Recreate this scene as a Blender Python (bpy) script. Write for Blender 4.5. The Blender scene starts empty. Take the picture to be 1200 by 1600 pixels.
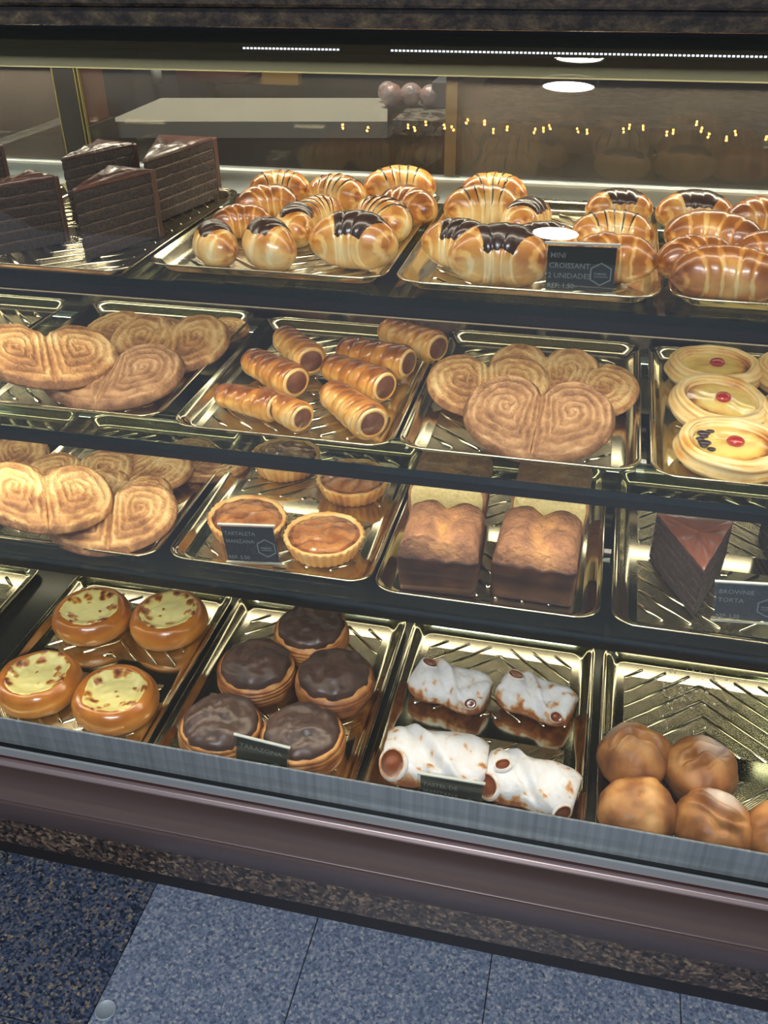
import bpy, bmesh, math, random
from math import pi, sin, cos, sqrt, exp, atan2
from mathutils import Vector, Matrix, noise
random.seed(7)
S = bpy.context.scene
C = S.collection
Z0 = 1.1                      # height of the top shelf's tray rims above the floor

# ------------------------------------------------------------------ camera
CAMR = Matrix(((0.9738153, -0.1151054, 0.1960472), (0.2271145, 0.5310202, -0.8163557), (-0.0101380, 0.8395048, 0.5432577)))
CAMP = Vector((0.4576, -0.8388, 0.2919 + Z0))
FPX = 1431.8
cd = bpy.data.cameras.new('camera'); cam = bpy.data.objects.new('camera', cd); C.objects.link(cam)
cd.sensor_fit = 'VERTICAL'; cd.sensor_height = 32.0; cd.lens = FPX / 1600 * 32.0
cd.clip_start = 0.02; cd.clip_end = 60
cam.matrix_world = Matrix.Translation(CAMP) @ CAMR.to_4x4()
S.camera = cam
def ray(u, v): return CAMR @ Vector(((u - 600) / FPX, -(v - 800) / FPX, -1.0))
def at(u, v, z):              # where the line of sight meets the level z
    d = ray(u, v); return CAMP + d * ((z - CAMP.z) / d.z)
def aty(u, v, y):             # ... and the upright plane y
    d = ray(u, v); return CAMP + d * ((y - CAMP.y) / d.y)

# ------------------------------------------------------------------ world, exposure
w = bpy.data.worlds.new('room_light'); S.world = w; w.use_nodes = True
w.node_tree.nodes['Background'].inputs[0].default_value = (0.62, 0.74, 1.0, 1)
w.node_tree.nodes['Background'].inputs[1].default_value = 0.30
S.view_settings.view_transform = 'Standard'; S.view_settings.look = 'None'
S.view_settings.gamma = 1; S.view_settings.exposure = 0.45; S.view_settings.use_curve_mapping = False
S.cycles.max_bounces = 10; S.cycles.transparent_max_bounces = 32; S.cycles.glossy_bounces = 5
S.cycles.diffuse_bounces = 4; S.cycles.sample_clamp_indirect = 4.0; S.cycles.caustics_refractive = False
S.cycles.blur_glossy = 0.4
LED_W = 30.0                  # strength of the strips in the case
def area(name, loc, rot, sx, sy, power, col):
    l = bpy.data.lights.new(name, 'AREA'); l.shape = 'RECTANGLE'; l.size = sx; l.size_y = sy; l.energy = power; l.color = col
    o = bpy.data.objects.new(name, l); C.objects.link(o); o.location = loc; o.rotation_euler = rot
    return o
# unseen fill lamps added overhead to brighten the shop side and the kitchen
area('room_fill_light', (0.2, -1.9, 2.64), (0, 0, 0), 1.2, 0.6, 58, (0.86, 0.91, 1.0))
area('kitchen_fill_light', (-0.6, 2.2, 2.64), (0, 0, 0), 1.2, 0.4, 45, (1.0, 0.95, 0.85))

# ------------------------------------------------------------------ helpers
def lin(h):
    h = h.lstrip('#'); r = []
    for i in (0, 2, 4):
        c = int(h[i:i + 2], 16) / 255; r.append(c / 12.92 if c < .04045 else ((c + .055) / 1.055) ** 2.4)
    return (*r, 1)
def new_mat(name):
    m = bpy.data.materials.new(name); m.use_nodes = True; nt = m.node_tree
    return m, nt, nt.nodes['Principled BSDF']
def nd(nt, typ, **kw):
    n = nt.nodes.new(typ)
    for k, v in kw.items():
        if k.startswith('i_'):
            k = k[2:]; n.inputs[int(k) if k.isdigit() else k].default_value = v
        else: setattr(n, k, v)
    return n
def ramp(nt, stops, interp='LINEAR'):
    r = nt.nodes.new('ShaderNodeValToRGB'); cr = r.color_ramp; cr.interpolation = interp
    while len(cr.elements) > 1: cr.elements.remove(cr.elements[-1])
    cr.elements[0].position = stops[0][0]; cr.elements[0].color = lin(stops[0][1])
    for p, c in stops[1:]:
        e = cr.elements.new(p); e.color = lin(c)
    return r
def math_(nt, op, a, b=None, c=None, clamp=False):
    n = nt.nodes.new('ShaderNodeMath'); n.operation = op; n.use_clamp = clamp
    for i, x in enumerate((a, b, c)):
        if x is None: continue
        if isinstance(x, (int, float)): n.inputs[i].default_value = x
        else: nt.links.new(x, n.inputs[i])
    return n.outputs[0]
def mat_food(name, stops, scale=60, amt=.45, rough=.5, bump=.25, bscale=180, bdist=.0012, coat=0, coat_r=.12, sss=0, detail=5, spec=.5):
    """colour ramp driven by the mesh's own 'tone' plus noise"""
    m, nt, b = new_mat(name); L = nt.links
    tc = nd(nt, 'ShaderNodeTexCoord'); inf = nd(nt, 'ShaderNodeObjectInfo')
    mv = nd(nt, 'ShaderNodeVectorMath', operation='ADD'); L.new(tc.outputs['Object'], mv.inputs[0])
    sc = nd(nt, 'ShaderNodeVectorMath', operation='SCALE'); L.new(inf.outputs['Location'], sc.inputs[0]); sc.inputs['Scale'].default_value = 7.3
    L.new(sc.outputs[0], mv.inputs[1])
    n1 = nd(nt, 'ShaderNodeTexNoise', i_Scale=scale, i_Detail=detail, i_Roughness=.6); L.new(mv.outputs[0], n1.inputs['Vector'])
    at_ = nd(nt, 'ShaderNodeAttribute', attribute_name='tone')
    x = math_(nt, 'SUBTRACT', n1.outputs['Fac'], .5); x = math_(nt, 'MULTIPLY', x, amt * 2)
    x = math_(nt, 'ADD', x, at_.outputs['Fac'], clamp=True)
    r = ramp(nt, stops); L.new(x, r.inputs[0])
    ad = nd(nt, 'ShaderNodeAttribute', attribute_name='dust'); mxr = nd(nt, 'ShaderNodeMix', data_type='RGBA')
    L.new(math_(nt, 'MULTIPLY', ad.outputs['Fac'], math_(nt, 'MULTIPLY_ADD', n1.outputs['Fac'], 1.2, .1, clamp=True), clamp=True), mxr.inputs[0]); L.new(r.outputs[0], mxr.inputs[6]); mxr.inputs[7].default_value = lin('#d6d0cb')
    L.new(mxr.outputs[2], b.inputs['Base Color'])
    b.inputs['Roughness'].default_value = rough; b.inputs['Specular IOR Level'].default_value = spec
    b.inputs['Coat Weight'].default_value = coat; b.inputs['Coat Roughness'].default_value = coat_r
    if sss:
        b.inputs['Subsurface Weight'].default_value = sss; b.inputs['Subsurface Scale'].default_value = .006
        b.inputs['Subsurface Radius'].default_value = (1, .6, .3)
    n2 = nd(nt, 'ShaderNodeTexNoise', i_Scale=bscale, i_Detail=3); L.new(mv.outputs[0], n2.inputs['Vector'])
    bp = nd(nt, 'ShaderNodeBump', i_Strength=bump, i_Distance=bdist); L.new(n2.outputs['Fac'], bp.inputs['Height'])
    L.new(bp.outputs[0], b.inputs['Normal'])
    if coat: 
        pass
    return m
def mat_plain(name, col, rough=.5, metal=0, coat=0, emit=None, es=0, spec=.5, trans=0):
    m, nt, b = new_mat(name); b.inputs['Base Color'].default_value = lin(col); b.inputs['Roughness'].default_value = rough
    b.inputs['Metallic'].default_value = metal; b.inputs['Coat Weight'].default_value = coat; b.inputs['Specular IOR Level'].default_value = spec
    if emit: b.inputs['Emission Color'].default_value = lin(emit); b.inputs['Emission Strength'].default_value = es
    return m
def mat_speck(name, stops, scale, rough, spec=.5, bump=0, coat=0, stretch=(1, 1, 1), amt2=0.5):
    m, nt, b = new_mat(name); L = nt.links
    tc = nd(nt, 'ShaderNodeTexCoord'); mp = nd(nt, 'ShaderNodeMapping'); mp.inputs['Scale'].default_value = stretch
    L.new(tc.outputs['Object'], mp.inputs[0])
    inf = nd(nt, 'ShaderNodeObjectInfo'); ad = nd(nt, 'ShaderNodeVectorMath', operation='ADD')
    L.new(mp.outputs[0], ad.inputs[0]); L.new(inf.outputs['Location'], ad.inputs[1])
    n1 = nd(nt, 'ShaderNodeTexNoise', i_Scale=scale, i_Detail=6, i_Roughness=.75); L.new(ad.outputs[0], n1.inputs['Vector'])
    v = nd(nt, 'ShaderNodeTexVoronoi', i_Scale=scale * 1.3); L.new(ad.outputs[0], v.inputs['Vector'])
    sv = nd(nt, 'ShaderNodeSeparateColor'); L.new(v.outputs['Color'], sv.inputs[0])
    x = math_(nt, 'MULTIPLY', math_(nt, 'SUBTRACT', sv.outputs[0], .5), amt2)
    x = math_(nt, 'ADD', n1.outputs['Fac'], x, clamp=True)
    r = ramp(nt, stops); L.new(x, r.inputs[0]); L.new(r.outputs[0], b.inputs['Base Color'])
    b.inputs['Roughness'].default_value = rough; b.inputs['Specular IOR Level'].default_value = spec; b.inputs['Coat Weight'].default_value = coat
    return m
def mat_glass(name, tint, f0=.5, rough=0.0, ior=1.5, haze=0, haze_col='#a09080', hscale=3):
    """thin clear sheet: light goes straight through, Fresnel reflection on top"""
    m = bpy.data.materials.new(name); m.use_nodes = True; nt = m.node_tree; nt.nodes.clear(); L = nt.links
    out = nd(nt, 'ShaderNodeOutputMaterial'); tr = nd(nt, 'ShaderNodeBsdfTransparent'); tr.inputs[0].default_value = (*tint, 1)
    gl = nd(nt, 'ShaderNodeBsdfGlossy'); gl.inputs['Roughness'].default_value = rough
    ge = nd(nt, 'ShaderNodeNewGeometry'); dt = nd(nt, 'ShaderNodeVectorMath', operation='DOT_PRODUCT'); L.new(ge.outputs['Incoming'], dt.inputs[0]); L.new(ge.outputs['Normal'], dt.inputs[1])
    r0 = ((ior - 1) / (ior + 1)) ** 2
    fr = math_(nt, 'POWER', math_(nt, 'SUBTRACT', 1.0, math_(nt, 'ABSOLUTE', dt.outputs['Value']), clamp=True), 5.0)
    fr = math_(nt, 'MULTIPLY_ADD', fr, 1 - r0, r0, clamp=True); mx = nd(nt, 'ShaderNodeMixShader')
    L.new(fr, mx.inputs[0]); L.new(tr.outputs[0], mx.inputs[1]); L.new(gl.outputs[0], mx.inputs[2])
    last = mx.outputs[0]
    if haze:
        df = nd(nt, 'ShaderNodeBsdfDiffuse'); df.inputs[0].default_value = lin(haze_col)
        tc = nd(nt, 'ShaderNodeTexCoord'); n = nd(nt, 'ShaderNodeTexNoise', i_Scale=hscale, i_Detail=4); L.new(tc.outputs['Object'], n.inputs['Vector'])
        f = math_(nt, 'MULTIPLY', n.outputs['Fac'], haze * 2, clamp=True)
        m2 = nd(nt, 'ShaderNodeMixShader'); L.new(f, m2.inputs[0]); L.new(last, m2.inputs[1]); L.new(df.outputs[0], m2.inputs[2]); last = m2.outputs[0]
    L.new(last, out.inputs[0])
    return m
def mk(name, verts, faces, mat, parent=None, tone=None, smooth=True, mats=None, fm=None):
    me = bpy.data.meshes.new(name); me.from_pydata([tuple(v) for v in verts], [], faces)
    for x in (mats or [mat]): me.materials.append(x)
    if fm: me.polygons.foreach_set('material_index', fm)
    me.polygons.foreach_set('use_smooth', [smooth] * len(me.polygons))
    a = me.attributes.new('tone', 'FLOAT', 'POINT')
    a.data.foreach_set('value', tone if tone is not None else [.5] * len(me.vertices))
    bm = bmesh.new(); bm.from_mesh(me); bmesh.ops.recalc_face_normals(bm, faces=bm.faces); bm.to_mesh(me); bm.free()
    me.update()
    o = bpy.data.objects.new(name, me); C.objects.link(o)
    if parent is not None: o.parent = parent
    return o
def empty(name, label, cat, loc=(0, 0, 0), rz=0, group=None):
    o = bpy.data.objects.new(name, None); C.objects.link(o); o.location = loc; o.rotation_euler = (0, 0, rz); o.empty_display_size = .01
    o['label'] = label; o['category'] = cat
    if group: o['group'] = group
    return o
def tag(o, label, cat, group=None):
    o['label'] = label; o['category'] = cat
    if group: o['group'] = group
    return o
def struct(o): o['kind'] = 'structure'; return o
def copy_tree(root, loc, rot, label, scale=1.0):
    r = root.copy(); C.objects.link(r); r.location = loc; r.rotation_euler = rot if isinstance(rot, tuple) else (0, 0, rot)
    r.scale = (scale,) * 3 if not isinstance(scale, tuple) else scale; r['label'] = label
    for ch in root.children:
        c = ch.copy(); C.objects.link(c); c.parent = r
        for g in ch.children:
            d = g.copy(); C.objects.link(d); d.parent = c
    return r
class MB:
    def __init__(s): s.v = []; s.f = []; s.t = []
    def box(s, x0, x1, y0, y1, z0, z1, t=.5):
        n = len(s.v); s.v += [(x, y, z) for x in (x0, x1) for y in (y0, y1) for z in (z0, z1)]; s.t += [t] * 8
        s.f += [tuple(n + i for i in q) for q in ((0, 1, 3, 2), (4, 6, 7, 5), (0, 4, 5, 1), (2, 3, 7, 6), (0, 2, 6, 4), (1, 5, 7, 3))]
    def rings(s, rings, closed=True, cap0=False, cap1=False, tones=None):
        n = len(s.v); m = len(rings[0])
        for i, r in enumerate(rings):
            s.v += [tuple(p) for p in r]; s.t += (list(tones[i]) if tones else [.5] * m)
        for i in range(len(rings) - 1):
            for j in range(m if closed else m - 1):
                k = (j + 1) % m; s.f.append((n + i * m + j, n + i * m + k, n + (i + 1) * m + k, n + (i + 1) * m + j))
        if cap0: s.f.append(tuple(n + j for j in range(m))[::-1])
        if cap1: s.f.append(tuple(n + (len(rings) - 1) * m + j for j in range(m)))
    def prism(s, prof, x0, x1):     # profile (y, z) pushed along x
        s.rings([[(x0, y, z) for y, z in prof], [(x1, y, z) for y, z in prof]], True, True, True)
    def build(s, name, mat, parent=None, smooth=True, **k): return mk(name, s.v, s.f, mat, parent, s.t, smooth, **k)
def bevel(o, wd=.001, seg=2):
    b = o.modifiers.new('bevel', 'BEVEL'); b.width = wd; b.segments = seg; b.limit_method = 'ANGLE'; return o
def nz(x, y, z=0, s=1.0): return noise.noise(Vector((x * s, y * s, z * s)))
def sstep(a, b, x):
    t = max(0, min(1, (x - a) / (b - a))); return t * t * (3 - 2 * t)

# ------------------------------------------------------------------ materials
M = {}
def gold_mat(dots):
    m, nt, b = new_mat('gold_tray_dotted' if dots else 'gold_tray'); L = nt.links
    b.inputs['Metallic'].default_value = 1; b.inputs['Roughness'].default_value = .14 if not dots else .12
    b.inputs['Base Color'].default_value = lin('#d2caac')
    if dots:
        tc = nd(nt, 'ShaderNodeTexCoord'); sp = nd(nt, 'ShaderNodeSeparateXYZ'); L.new(tc.outputs['Object'], sp.inputs[0])
        k = 2 * pi / .0030
        a = math_(nt, 'SINE', math_(nt, 'MULTIPLY', sp.outputs[0], k)); c = math_(nt, 'SINE', math_(nt, 'MULTIPLY', sp.outputs[1], k))
        h = math_(nt, 'MULTIPLY', a, c)
        ay = math_(nt, 'ABSOLUTE', math_(nt, 'ADD', sp.outputs[1], .012))
        msk = math_(nt, 'GREATER_THAN', ay, .017)
        msk = math_(nt, 'MULTIPLY', msk, math_(nt, 'LESS_THAN', math_(nt, 'ABSOLUTE', sp.outputs[0]), .097))
        msk = math_(nt, 'MULTIPLY', msk, math_(nt, 'LESS_THAN', ay, .134))
        h = math_(nt, 'MULTIPLY', h, msk)
        bp = nd(nt, 'ShaderNodeBump', i_Strength=.32, i_Distance=.0008); L.new(h, bp.inputs['Height']); L.new(bp.outputs[0], b.inputs['Normal'])
    return m
M['gold'] = gold_mat(False); M['gold_dots'] = gold_mat(True)
m, nt, b = new_mat('brushed_steel'); L = nt.links; M['steel'] = m
tc = nd(nt, 'ShaderNodeTexCoord'); mp = nd(nt, 'ShaderNodeMapping'); mp.inputs['Scale'].default_value = (60, 1, .6); L.new(tc.outputs['Object'], mp.inputs[0])
n1 = nd(nt, 'ShaderNodeTexNoise', i_Scale=3, i_Detail=4); L.new(mp.outputs[0], n1.inputs['Vector'])
r = ramp(nt, [(.3, '#7d8485'), (.7, '#979e9f')]); L.new(n1.outputs['Fac'], r.inputs[0]); L.new(r.outputs[0], b.inputs['Base Color'])
b.inputs['Metallic'].default_value = .45; b.inputs['Roughness'].default_value = .34
M['glass_front'] = mat_glass('front_glass_clear', (.97, .98, .97), haze=.012, haze_col='#c8c8c0', hscale=6)
M['glass_shelf'] = mat_glass('shelf_glass', (.80, .86, .82), rough=.01)
M['glass_edge'] = mat_plain('glass_edge_green', '#0b1a15', .08, 0, 0, spec=.8)
M['glass_door'] = mat_glass('door_glass', (.80, .78, .74), ior=1.45, haze=.05, haze_col='#857c70', hscale=5)
M['glass_door_reflection'] = mat_glass('brown_reflection_door_glass', (.45, .42, .38), ior=1.5, haze=.20, haze_col='#7e756a', hscale=4)  # brown haze paints a reflection of the shop into the outer panes
M['mirror'] = mat_plain('dark_mirror', '#4a463e', .08, 1)
M['white_rail'] = mat_plain('white_aluminium', '#c9d4d6', .3, .3)
M['dark'] = mat_plain('dark_profile', '#16130f', .35)
M['black'] = mat_plain('black_rubber', '#050505', .5)
M['header'] = mat_plain('olive_header_panel', '#33352a', .5, 0, spec=.3)
M['strip_white'] = mat_plain('white_trim_strip', '#9fa4a3', .35, .4)
M['pink_trim'] = mat_plain('mauve_metal_trim', '#8d7d7b', .38, .5)
M['brown'] = mat_plain('brown_molding', '#544542', .34, .15)
M['granite'] = mat_speck('brown_granite', [(.30, '#0e0b09'), (.45, '#352a23'), (.6, '#4f4034'), (.75, '#857159')], 170, .3, coat=.2, amt2=.4)
M['granite_top'] = mat_speck('polished_granite_top', [(.30, '#0a0805'), (.45, '#2a2218'), (.6, '#4a3e2b'), (.8, '#7a6a48')], 100, .2, coat=.3, stretch=(.6, 1, 1), amt2=.06)
M['led_shelf'] = mat_plain('led_diffuser_shelf', '#ffffff', .5, emit='#fff2d8', es=LED_W * .30)
M['led_low_fill'] = mat_plain('led_diffuser_low', '#ffffff', .5, emit='#fff0d4', es=LED_W * .30)
M['led_edge_fill'] = mat_plain('led_diffuser_edge', '#ffffff', .5, emit='#fff0d4', es=LED_W * .85)
M['led_front'] = mat_plain('led_diffuser_front', '#ffffff', .5, emit='#fff4e0', es=LED_W * .32)
M['led'] = mat_plain('led_diffuser', '#ffffff', .5, emit='#fff2d8', es=LED_W)
M['diode'] = mat_plain('led_diode', '#ffffff', .5, emit='#e8ecff', es=1.6)
M['lamp'] = mat_plain('downlight_glow', '#ffffff', .5, emit='#fff8e4', es=60)
M['bulb'] = mat_plain('amber_bulb', '#ffffff', .5, emit='#ff9a3c', es=110)

# ------------------------------------------------------------------ setting: floor
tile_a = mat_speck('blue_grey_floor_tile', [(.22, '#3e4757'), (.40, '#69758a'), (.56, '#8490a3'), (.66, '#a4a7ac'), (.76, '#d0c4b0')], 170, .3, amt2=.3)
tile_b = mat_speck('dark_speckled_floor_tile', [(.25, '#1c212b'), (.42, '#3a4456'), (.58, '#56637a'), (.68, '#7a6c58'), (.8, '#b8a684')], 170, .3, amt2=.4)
fl = MB(); fl.box(-4, 4, -6, 4, -.05, -.006); floor = struct(fl.build('floor', mat_plain('grout', '#23262c', .8), smooth=False))
tm = None
for ix in range(-4, 6):
    for iy in range(-6, 1):
        x0 = .13 + .29 * ix; y0 = .05 + .29 * iy
        if tm is None:
            b_ = MB(); b_.box(-.1442, .1442, -.1442, .1442, -.006, 0); t_ = b_.build('tile', tile_a, floor, smooth=False)
            tm = t_.data; bm = bmesh.new(); bm.from_mesh(tm); bmesh.ops.bevel(bm, geom=[e for e in bm.edges if all(v.co.z > -.001 for v in e.verts)], offset=.001, segments=1, affect='EDGES'); bm.to_mesh(tm); bm.free()
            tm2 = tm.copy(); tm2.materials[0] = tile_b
        else:
            t_ = bpy.data.objects.new('tile', tm); C.objects.link(t_); t_.parent = floor
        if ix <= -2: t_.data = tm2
        t_.location = (x0 + .145, y0 - .145, 0)
# small metal floor cap and the ring beside the case
def lathe(prof, n=48, a0=0):    # prof (r, z)
    return [[(r * cos(2 * pi * j / n + a0), r * sin(2 * pi * j / n + a0), z) for j in range(n)] for r, z in prof]
p = at(165, 1578, 0)
cap = empty('floor_cap', 'small round metal cap set in the speckled floor tile', 'floor cap', (p.x, p.y, 0))
b_ = MB(); b_.rings(lathe([(.0160, 0), (.0160, .0012), (.0146, .0020), (.0142, .0014), (.001, .0018)]), cap1=True); b_.build('cap_disc', mat_plain('worn_zinc', '#a3adb2', .5, .2), cap)
p = at(-4, 1343, 0)
rg = MB(); rg.rings([[((.016 + .0022 * cos(a)) * cos(t), (.016 + .0022 * cos(a)) * sin(t), .0022 + .0022 * sin(a)) for a in [2 * pi * i / 8 for i in range(8)]] for t in [2 * pi * k / 40 for k in range(41)]])
o = rg.build('steel_ring', mat_plain('dull_steel', '#8f979a', .35, .9)); o.location = (p.x, p.y - .0, 0); tag(o, 'thin steel ring lying on the floor at the far left', 'ring')

# ------------------------------------------------------------------ display case
X0, X1 = -1.15, 1.15
L_RIM = [Z0, Z0 - .1733, Z0 - .3389, Z0 - .5388]
YF = [0, -.0123, -.0453, -.1813]; XOFF = [.0088 - .0088, .0088, -.0113, -.0011]
TD = .0130                       # tray depth
DK = [r - TD for r in L_RIM]     # glass surface / tray underside
case = empty('display_case', 'glass fronted bakery display case with steel rail and brown molding', 'display case', (0, 0, 0))
def prism(name, prof, mat, x0=X0, x1=X1, parent=case, smooth=False, bev=0):
    b_ = MB(); b_.prism(prof, x0, x1); o = b_.build(name, mat, parent, smooth=smooth)
    if bev: bevel(o, bev)
    return o
def rect(y0, y1, z0, z1): return [(y0, z0), (y1, z0), (y1, z1), (y0, z1)]
def zy(v, y, u=300): return aty(u, v, y).z
# front profile, measured down the picture at one column
ys = -.200
prism('steel_rail', rect(ys, ys + .003, zy(1221, ys), zy(1176, ys)), M['steel'], bev=.0008)
prism('black_gasket', rect(-.206, -.196, zy(1225, -.206), zy(1220, -.206) - .001), M['black'])
zw0, zw1 = zy(1236, -.2085), zy(1224, -.2085)
prism('white_strip', rect(-.2085, -.19, zw0, zw1), M['strip_white'], bev=.001)
prism('red_line', rect(-.2088, -.19, zw0 - .003, zw0 - .0002), mat_plain('dark_red_seal', '#3a1512', .5))
zp1 = zw0 - .0035; zp0 = zy(1254, -.215)
prism('mauve_trim', [(-.19, zp1), (-.213, zp1), (-.2165, (zp0 + zp1) / 2), (-.215, zp0), (-.19, zp0)], M['pink_trim'], bev=.001)
zb0 = zy(1272, -.225)
prism('shadow_gap', rect(-.198, -.17, zb0 - .02, zp0), M['black'])
# convex brown molding with a groove
z_top = zy(1271, -.222); z_g = zy(1308, -.248); z_bot = zy(1343, -.236)
prof = [(-.19, z_top)]
for i in range(13):
    t = i / 12; prof.append((-.212 - .036 * sin(t * pi / 2) ** .8, z_top - (z_top - z_g) * t))
prof += [(-.2462, z_g - .0010), (-.2462, z_g - .0042), (-.2488, z_g - .0052)]
for i in range(1, 11):
    t = i / 10; prof.append((-.2488 + .016 * (1 - cos(t * pi / 2)), (z_g - .0052) - (z_g - .0052 - z_bot) * t))
prof += [(-.19, z_bot)]
prism('brown_molding', prof, M['brown'], smooth=False)
zg1 = z_bot - .0002; zg0 = zy(1377, -.228)
prism('granite_band', rect(-.228, -.18, zg0, zg1), M['granite'], bev=.002)
zk0 = zy(1392, -.226)
prism('shaded_base_strip', rect(-.226, .40, zk0, zg0 - .0003), mat_plain('shaded_granite_base', '#15110f', .5))  # dark strip stands for the granite's shaded bottom edge
b_ = MB(); b_.box(X0 + .02, X1 - .02, .06, .38, 0, zk0 - .0002); b_.build('plinth', mat_plain('dark_plinth', '#14110f', .6), case, smooth=False)
# body under the deck
b_ = MB(); b_.box(X0, X1, -.188, .40, zg0, DK[3] - .004); b_.build('case_body', M['dark'], case, smooth=False)
b_ = MB(); b_.box(X0, X1, -.196, .375, DK[3] - .0038, DK[3] - .0002); b_.build('deck', mat_plain('dark_steel_deck', '#54544c', .22, .9), case, smooth=False)
# front glass, leaning back towards the top
GZ0, GY0, GZ1, GY1 = Z0 - .515, -.2043, Z0 + .212, .0034
prism('front_glass', [(GY0, GZ0), (GY0 + .005, GZ0), (GY1 + .005, GZ1), (GY1, GZ1)], M['glass_front'])
# shelves
SY = [-.008, -.036, -.060]
for i in range(3):
    zt = DK[i] - .0002
    b_ = MB(); b_.box(X0 + .01, X1 - .01, SY[i], .340, zt - .008, zt)
    o = b_.build('glass_shelf', M['glass_shelf'], case, smooth=False); o.data.materials.append(M['glass_edge'])
    for pl in o.data.polygons:
        if abs(pl.normal.y) > .9: pl.material_index = 1
    # strips under the shelf: front one added to light the pastries, then the back
    h = MB(); h.box(X0 + .02, X1 - .02, SY[i] + .003, SY[i] + .015, zt - .0150, zt - .0082); h.box(X0 + .02, X1 - .02, SY[i] + .0015, SY[i] + .0029, zt - .0190, zt - .0082)
    ho = h.build('light_housing', M['dark'], case, smooth=False)
    d = MB(); d.box(X0 + .03, X1 - .03, SY[i] + .0045, SY[i] + .0145, zt - .0168, zt - .0151); d.build('light_strip', M['led_edge_fill'] if i < 2 else M['led_low_fill'], ho, smooth=False)
    h = MB(); h.box(X0 + .02, X1 - .02, .318, .330, zt - .0125, zt - .0082)
    ho = h.build('light_housing', M['white_rail'], case, smooth=False)
    d = MB(); d.box(X0 + .03, X1 - .03, .320, .328, zt - .0142, zt - .0126); d.build('light_strip', M['led_shelf'], ho, smooth=False)
# bracket clips under the shelf fronts
for i in range(2):
    for k, u in enumerate((245, 762) if i == 0 else (262,)):
        pass
# back: header, white rail, doors, dark mirror behind the lower shelves
YB = .372
zh0, zh1 = aty(600, 116, YB).z, aty(600, 40, YB).z
prism('header_panel', rect(YB, YB + .02, zh0, zh1 + .05), M['header'])
prism('header_lip', rect(YB - .003, YB, zh0 - .0004, zh0 + .0008), mat_plain('pale_lip', '#6e6a50', .4, .3))
zr1 = aty(600, 277, YB - .008).z; zr0 = aty(600, 300, YB - .008).z - .014
prism('white_back_rail', rect(YB - .008, YB + .02, zr0, zr1), M['white_rail'], bev=.0012)
prism('door_track', rect(YB - .010, YB - .0085, zr1 - .0022, zr1 + .0008), mat_plain('pale_track', '#dfe6e6', .3, .5))
prism('back_mirror', rect(YB, YB + .01, DK[3], zr0 - .0004), M['mirror'])
# top lamp under the granite at the back
h = MB(); h.box(X0 + .02, X1 - .02, .325, .352, Z0 + .1585, Z0 + .170); ho = h.build('light_housing', M['header'], case, smooth=False)
d = MB(); d.box(X0 + .03, X1 - .03, .329, .352, Z0 + .1553, Z0 + .1583); d.build('light_strip', M['led'], ho, smooth=False)
h = MB(); h.box(X0 + .02, X1 - .02, .3245, .3282, Z0 + .1500, Z0 + .1584); h.build('housing_lip', M['header'], case, smooth=False)
h = MB(); h.box(X0 + .02, X1 - .02, .3525, .3555, Z0 + .1490, Z0 + .1584); h.build('housing_lip', M['header'], case, smooth=False)
# front lamp tucked behind the top rail
h = MB(); h.box(X0 + .02, X1 - .02, .020, .050, Z0 + .205, zy(46, -.05, 600) - .0045); hf = h.build('light_housing', M['header'], case, smooth=False)
h = MB(); h.box(X0 + .02, X1 - .02, .0165, .0195, Z0 + .2010, Z0 + .2120); h.build('housing_lip', M['header'], case, smooth=False)
d = MB(); d.box(X0 + .03, X1 - .03, .023, .047, Z0 + .2030, Z0 + .2048); d.build('light_strip', M['led_front'], hf, smooth=False)
dd = MB(); k = 0
x = aty(380, 77, .3245).x
while x < .9:
    if not (.131 < x < .190) : dd.box(x, x + .0028, .3240, .3249, Z0 + .1618, Z0 + .1636)
    x += .0047
dd = dd.build('diodes', M['diode'], ho, smooth=False); dd['kind'] = 'stuff'
# granite top with a stepped edge
zs = zy(46, -.05, 600); zmid = zy(13, -.057, 600)
prof = [(.55, zs), (-.050, zs), (-.052, zs + .0008), (-.0525, zmid - .0012), (-.0585, zmid + .0004), (-.0600, zmid + .0025), (-.0600, zmid + .018), (-.056, zmid + .022), (.55, zmid + .022)]
o = prism('granite_top', prof, M['granite_top'])
prism('glass_top_rail', rect(-.004, .016, Z0 + .2125, zs - .0004), M['dark'])
# top inner ceiling keeps the room light out
prism('case_roof', rect(.02, .40, zs - .004, zs - .0005), M['header'])
for xs, nm in ((X0, 'left'), (X1 - .006, 'right')):
    b_ = MB(); b_.box(xs, xs + .006, .0, .37, DK[3], zs - .005); b_.build('end_panel', M['glass_door'], case, smooth=False)
# sliding back doors
xe = aty(695, 200, YB).x
def door(name, x0, x1, y, glass, label):
    e = MB(); e.box(x0, x1, y, y + .004, zr1 + .0012, zh0 + .02)
    o = e.build('door_pane', glass, D, smooth=False)
D = case
door('a', X0, -.285, YB + .004, M['glass_door_reflection'], '')
door('b', -.262, xe + .02, YB + .004, M['glass_door'], '')
door('c', xe, X1, YB + .010, M['glass_door_reflection'], '')
xl = aty(91, 180, YB).x; xr = aty(128, 180, YB).x
p0 = aty(107, 240, YB).x; p1 = aty(137, 240, YB).x
b_ = MB(); b_.box(p0, p1, YB - .001, YB + .0035, zr1 + .001, zh0); b_.build('door_stile', M['dark'], case, smooth=False)
for xx in (p0 - .002, p1 + .001, p1 + .006):
    b_ = MB(); b_.box(xx, xx + .0015, YB - .002, YB + .003, zr1 + .001, zh0); b_.build('stile_edge', mat_plain('brass_edge', '#8d8250', .3, .8), case, smooth=False)
b_ = MB(); b_.box(xe - .001, xe + .013, YB + .0085, YB + .0099, zr1 + .001, zh0 + .01); b_.build('door_stile', mat_plain('clear_stile', '#7d7059', .4), case, smooth=False)

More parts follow.
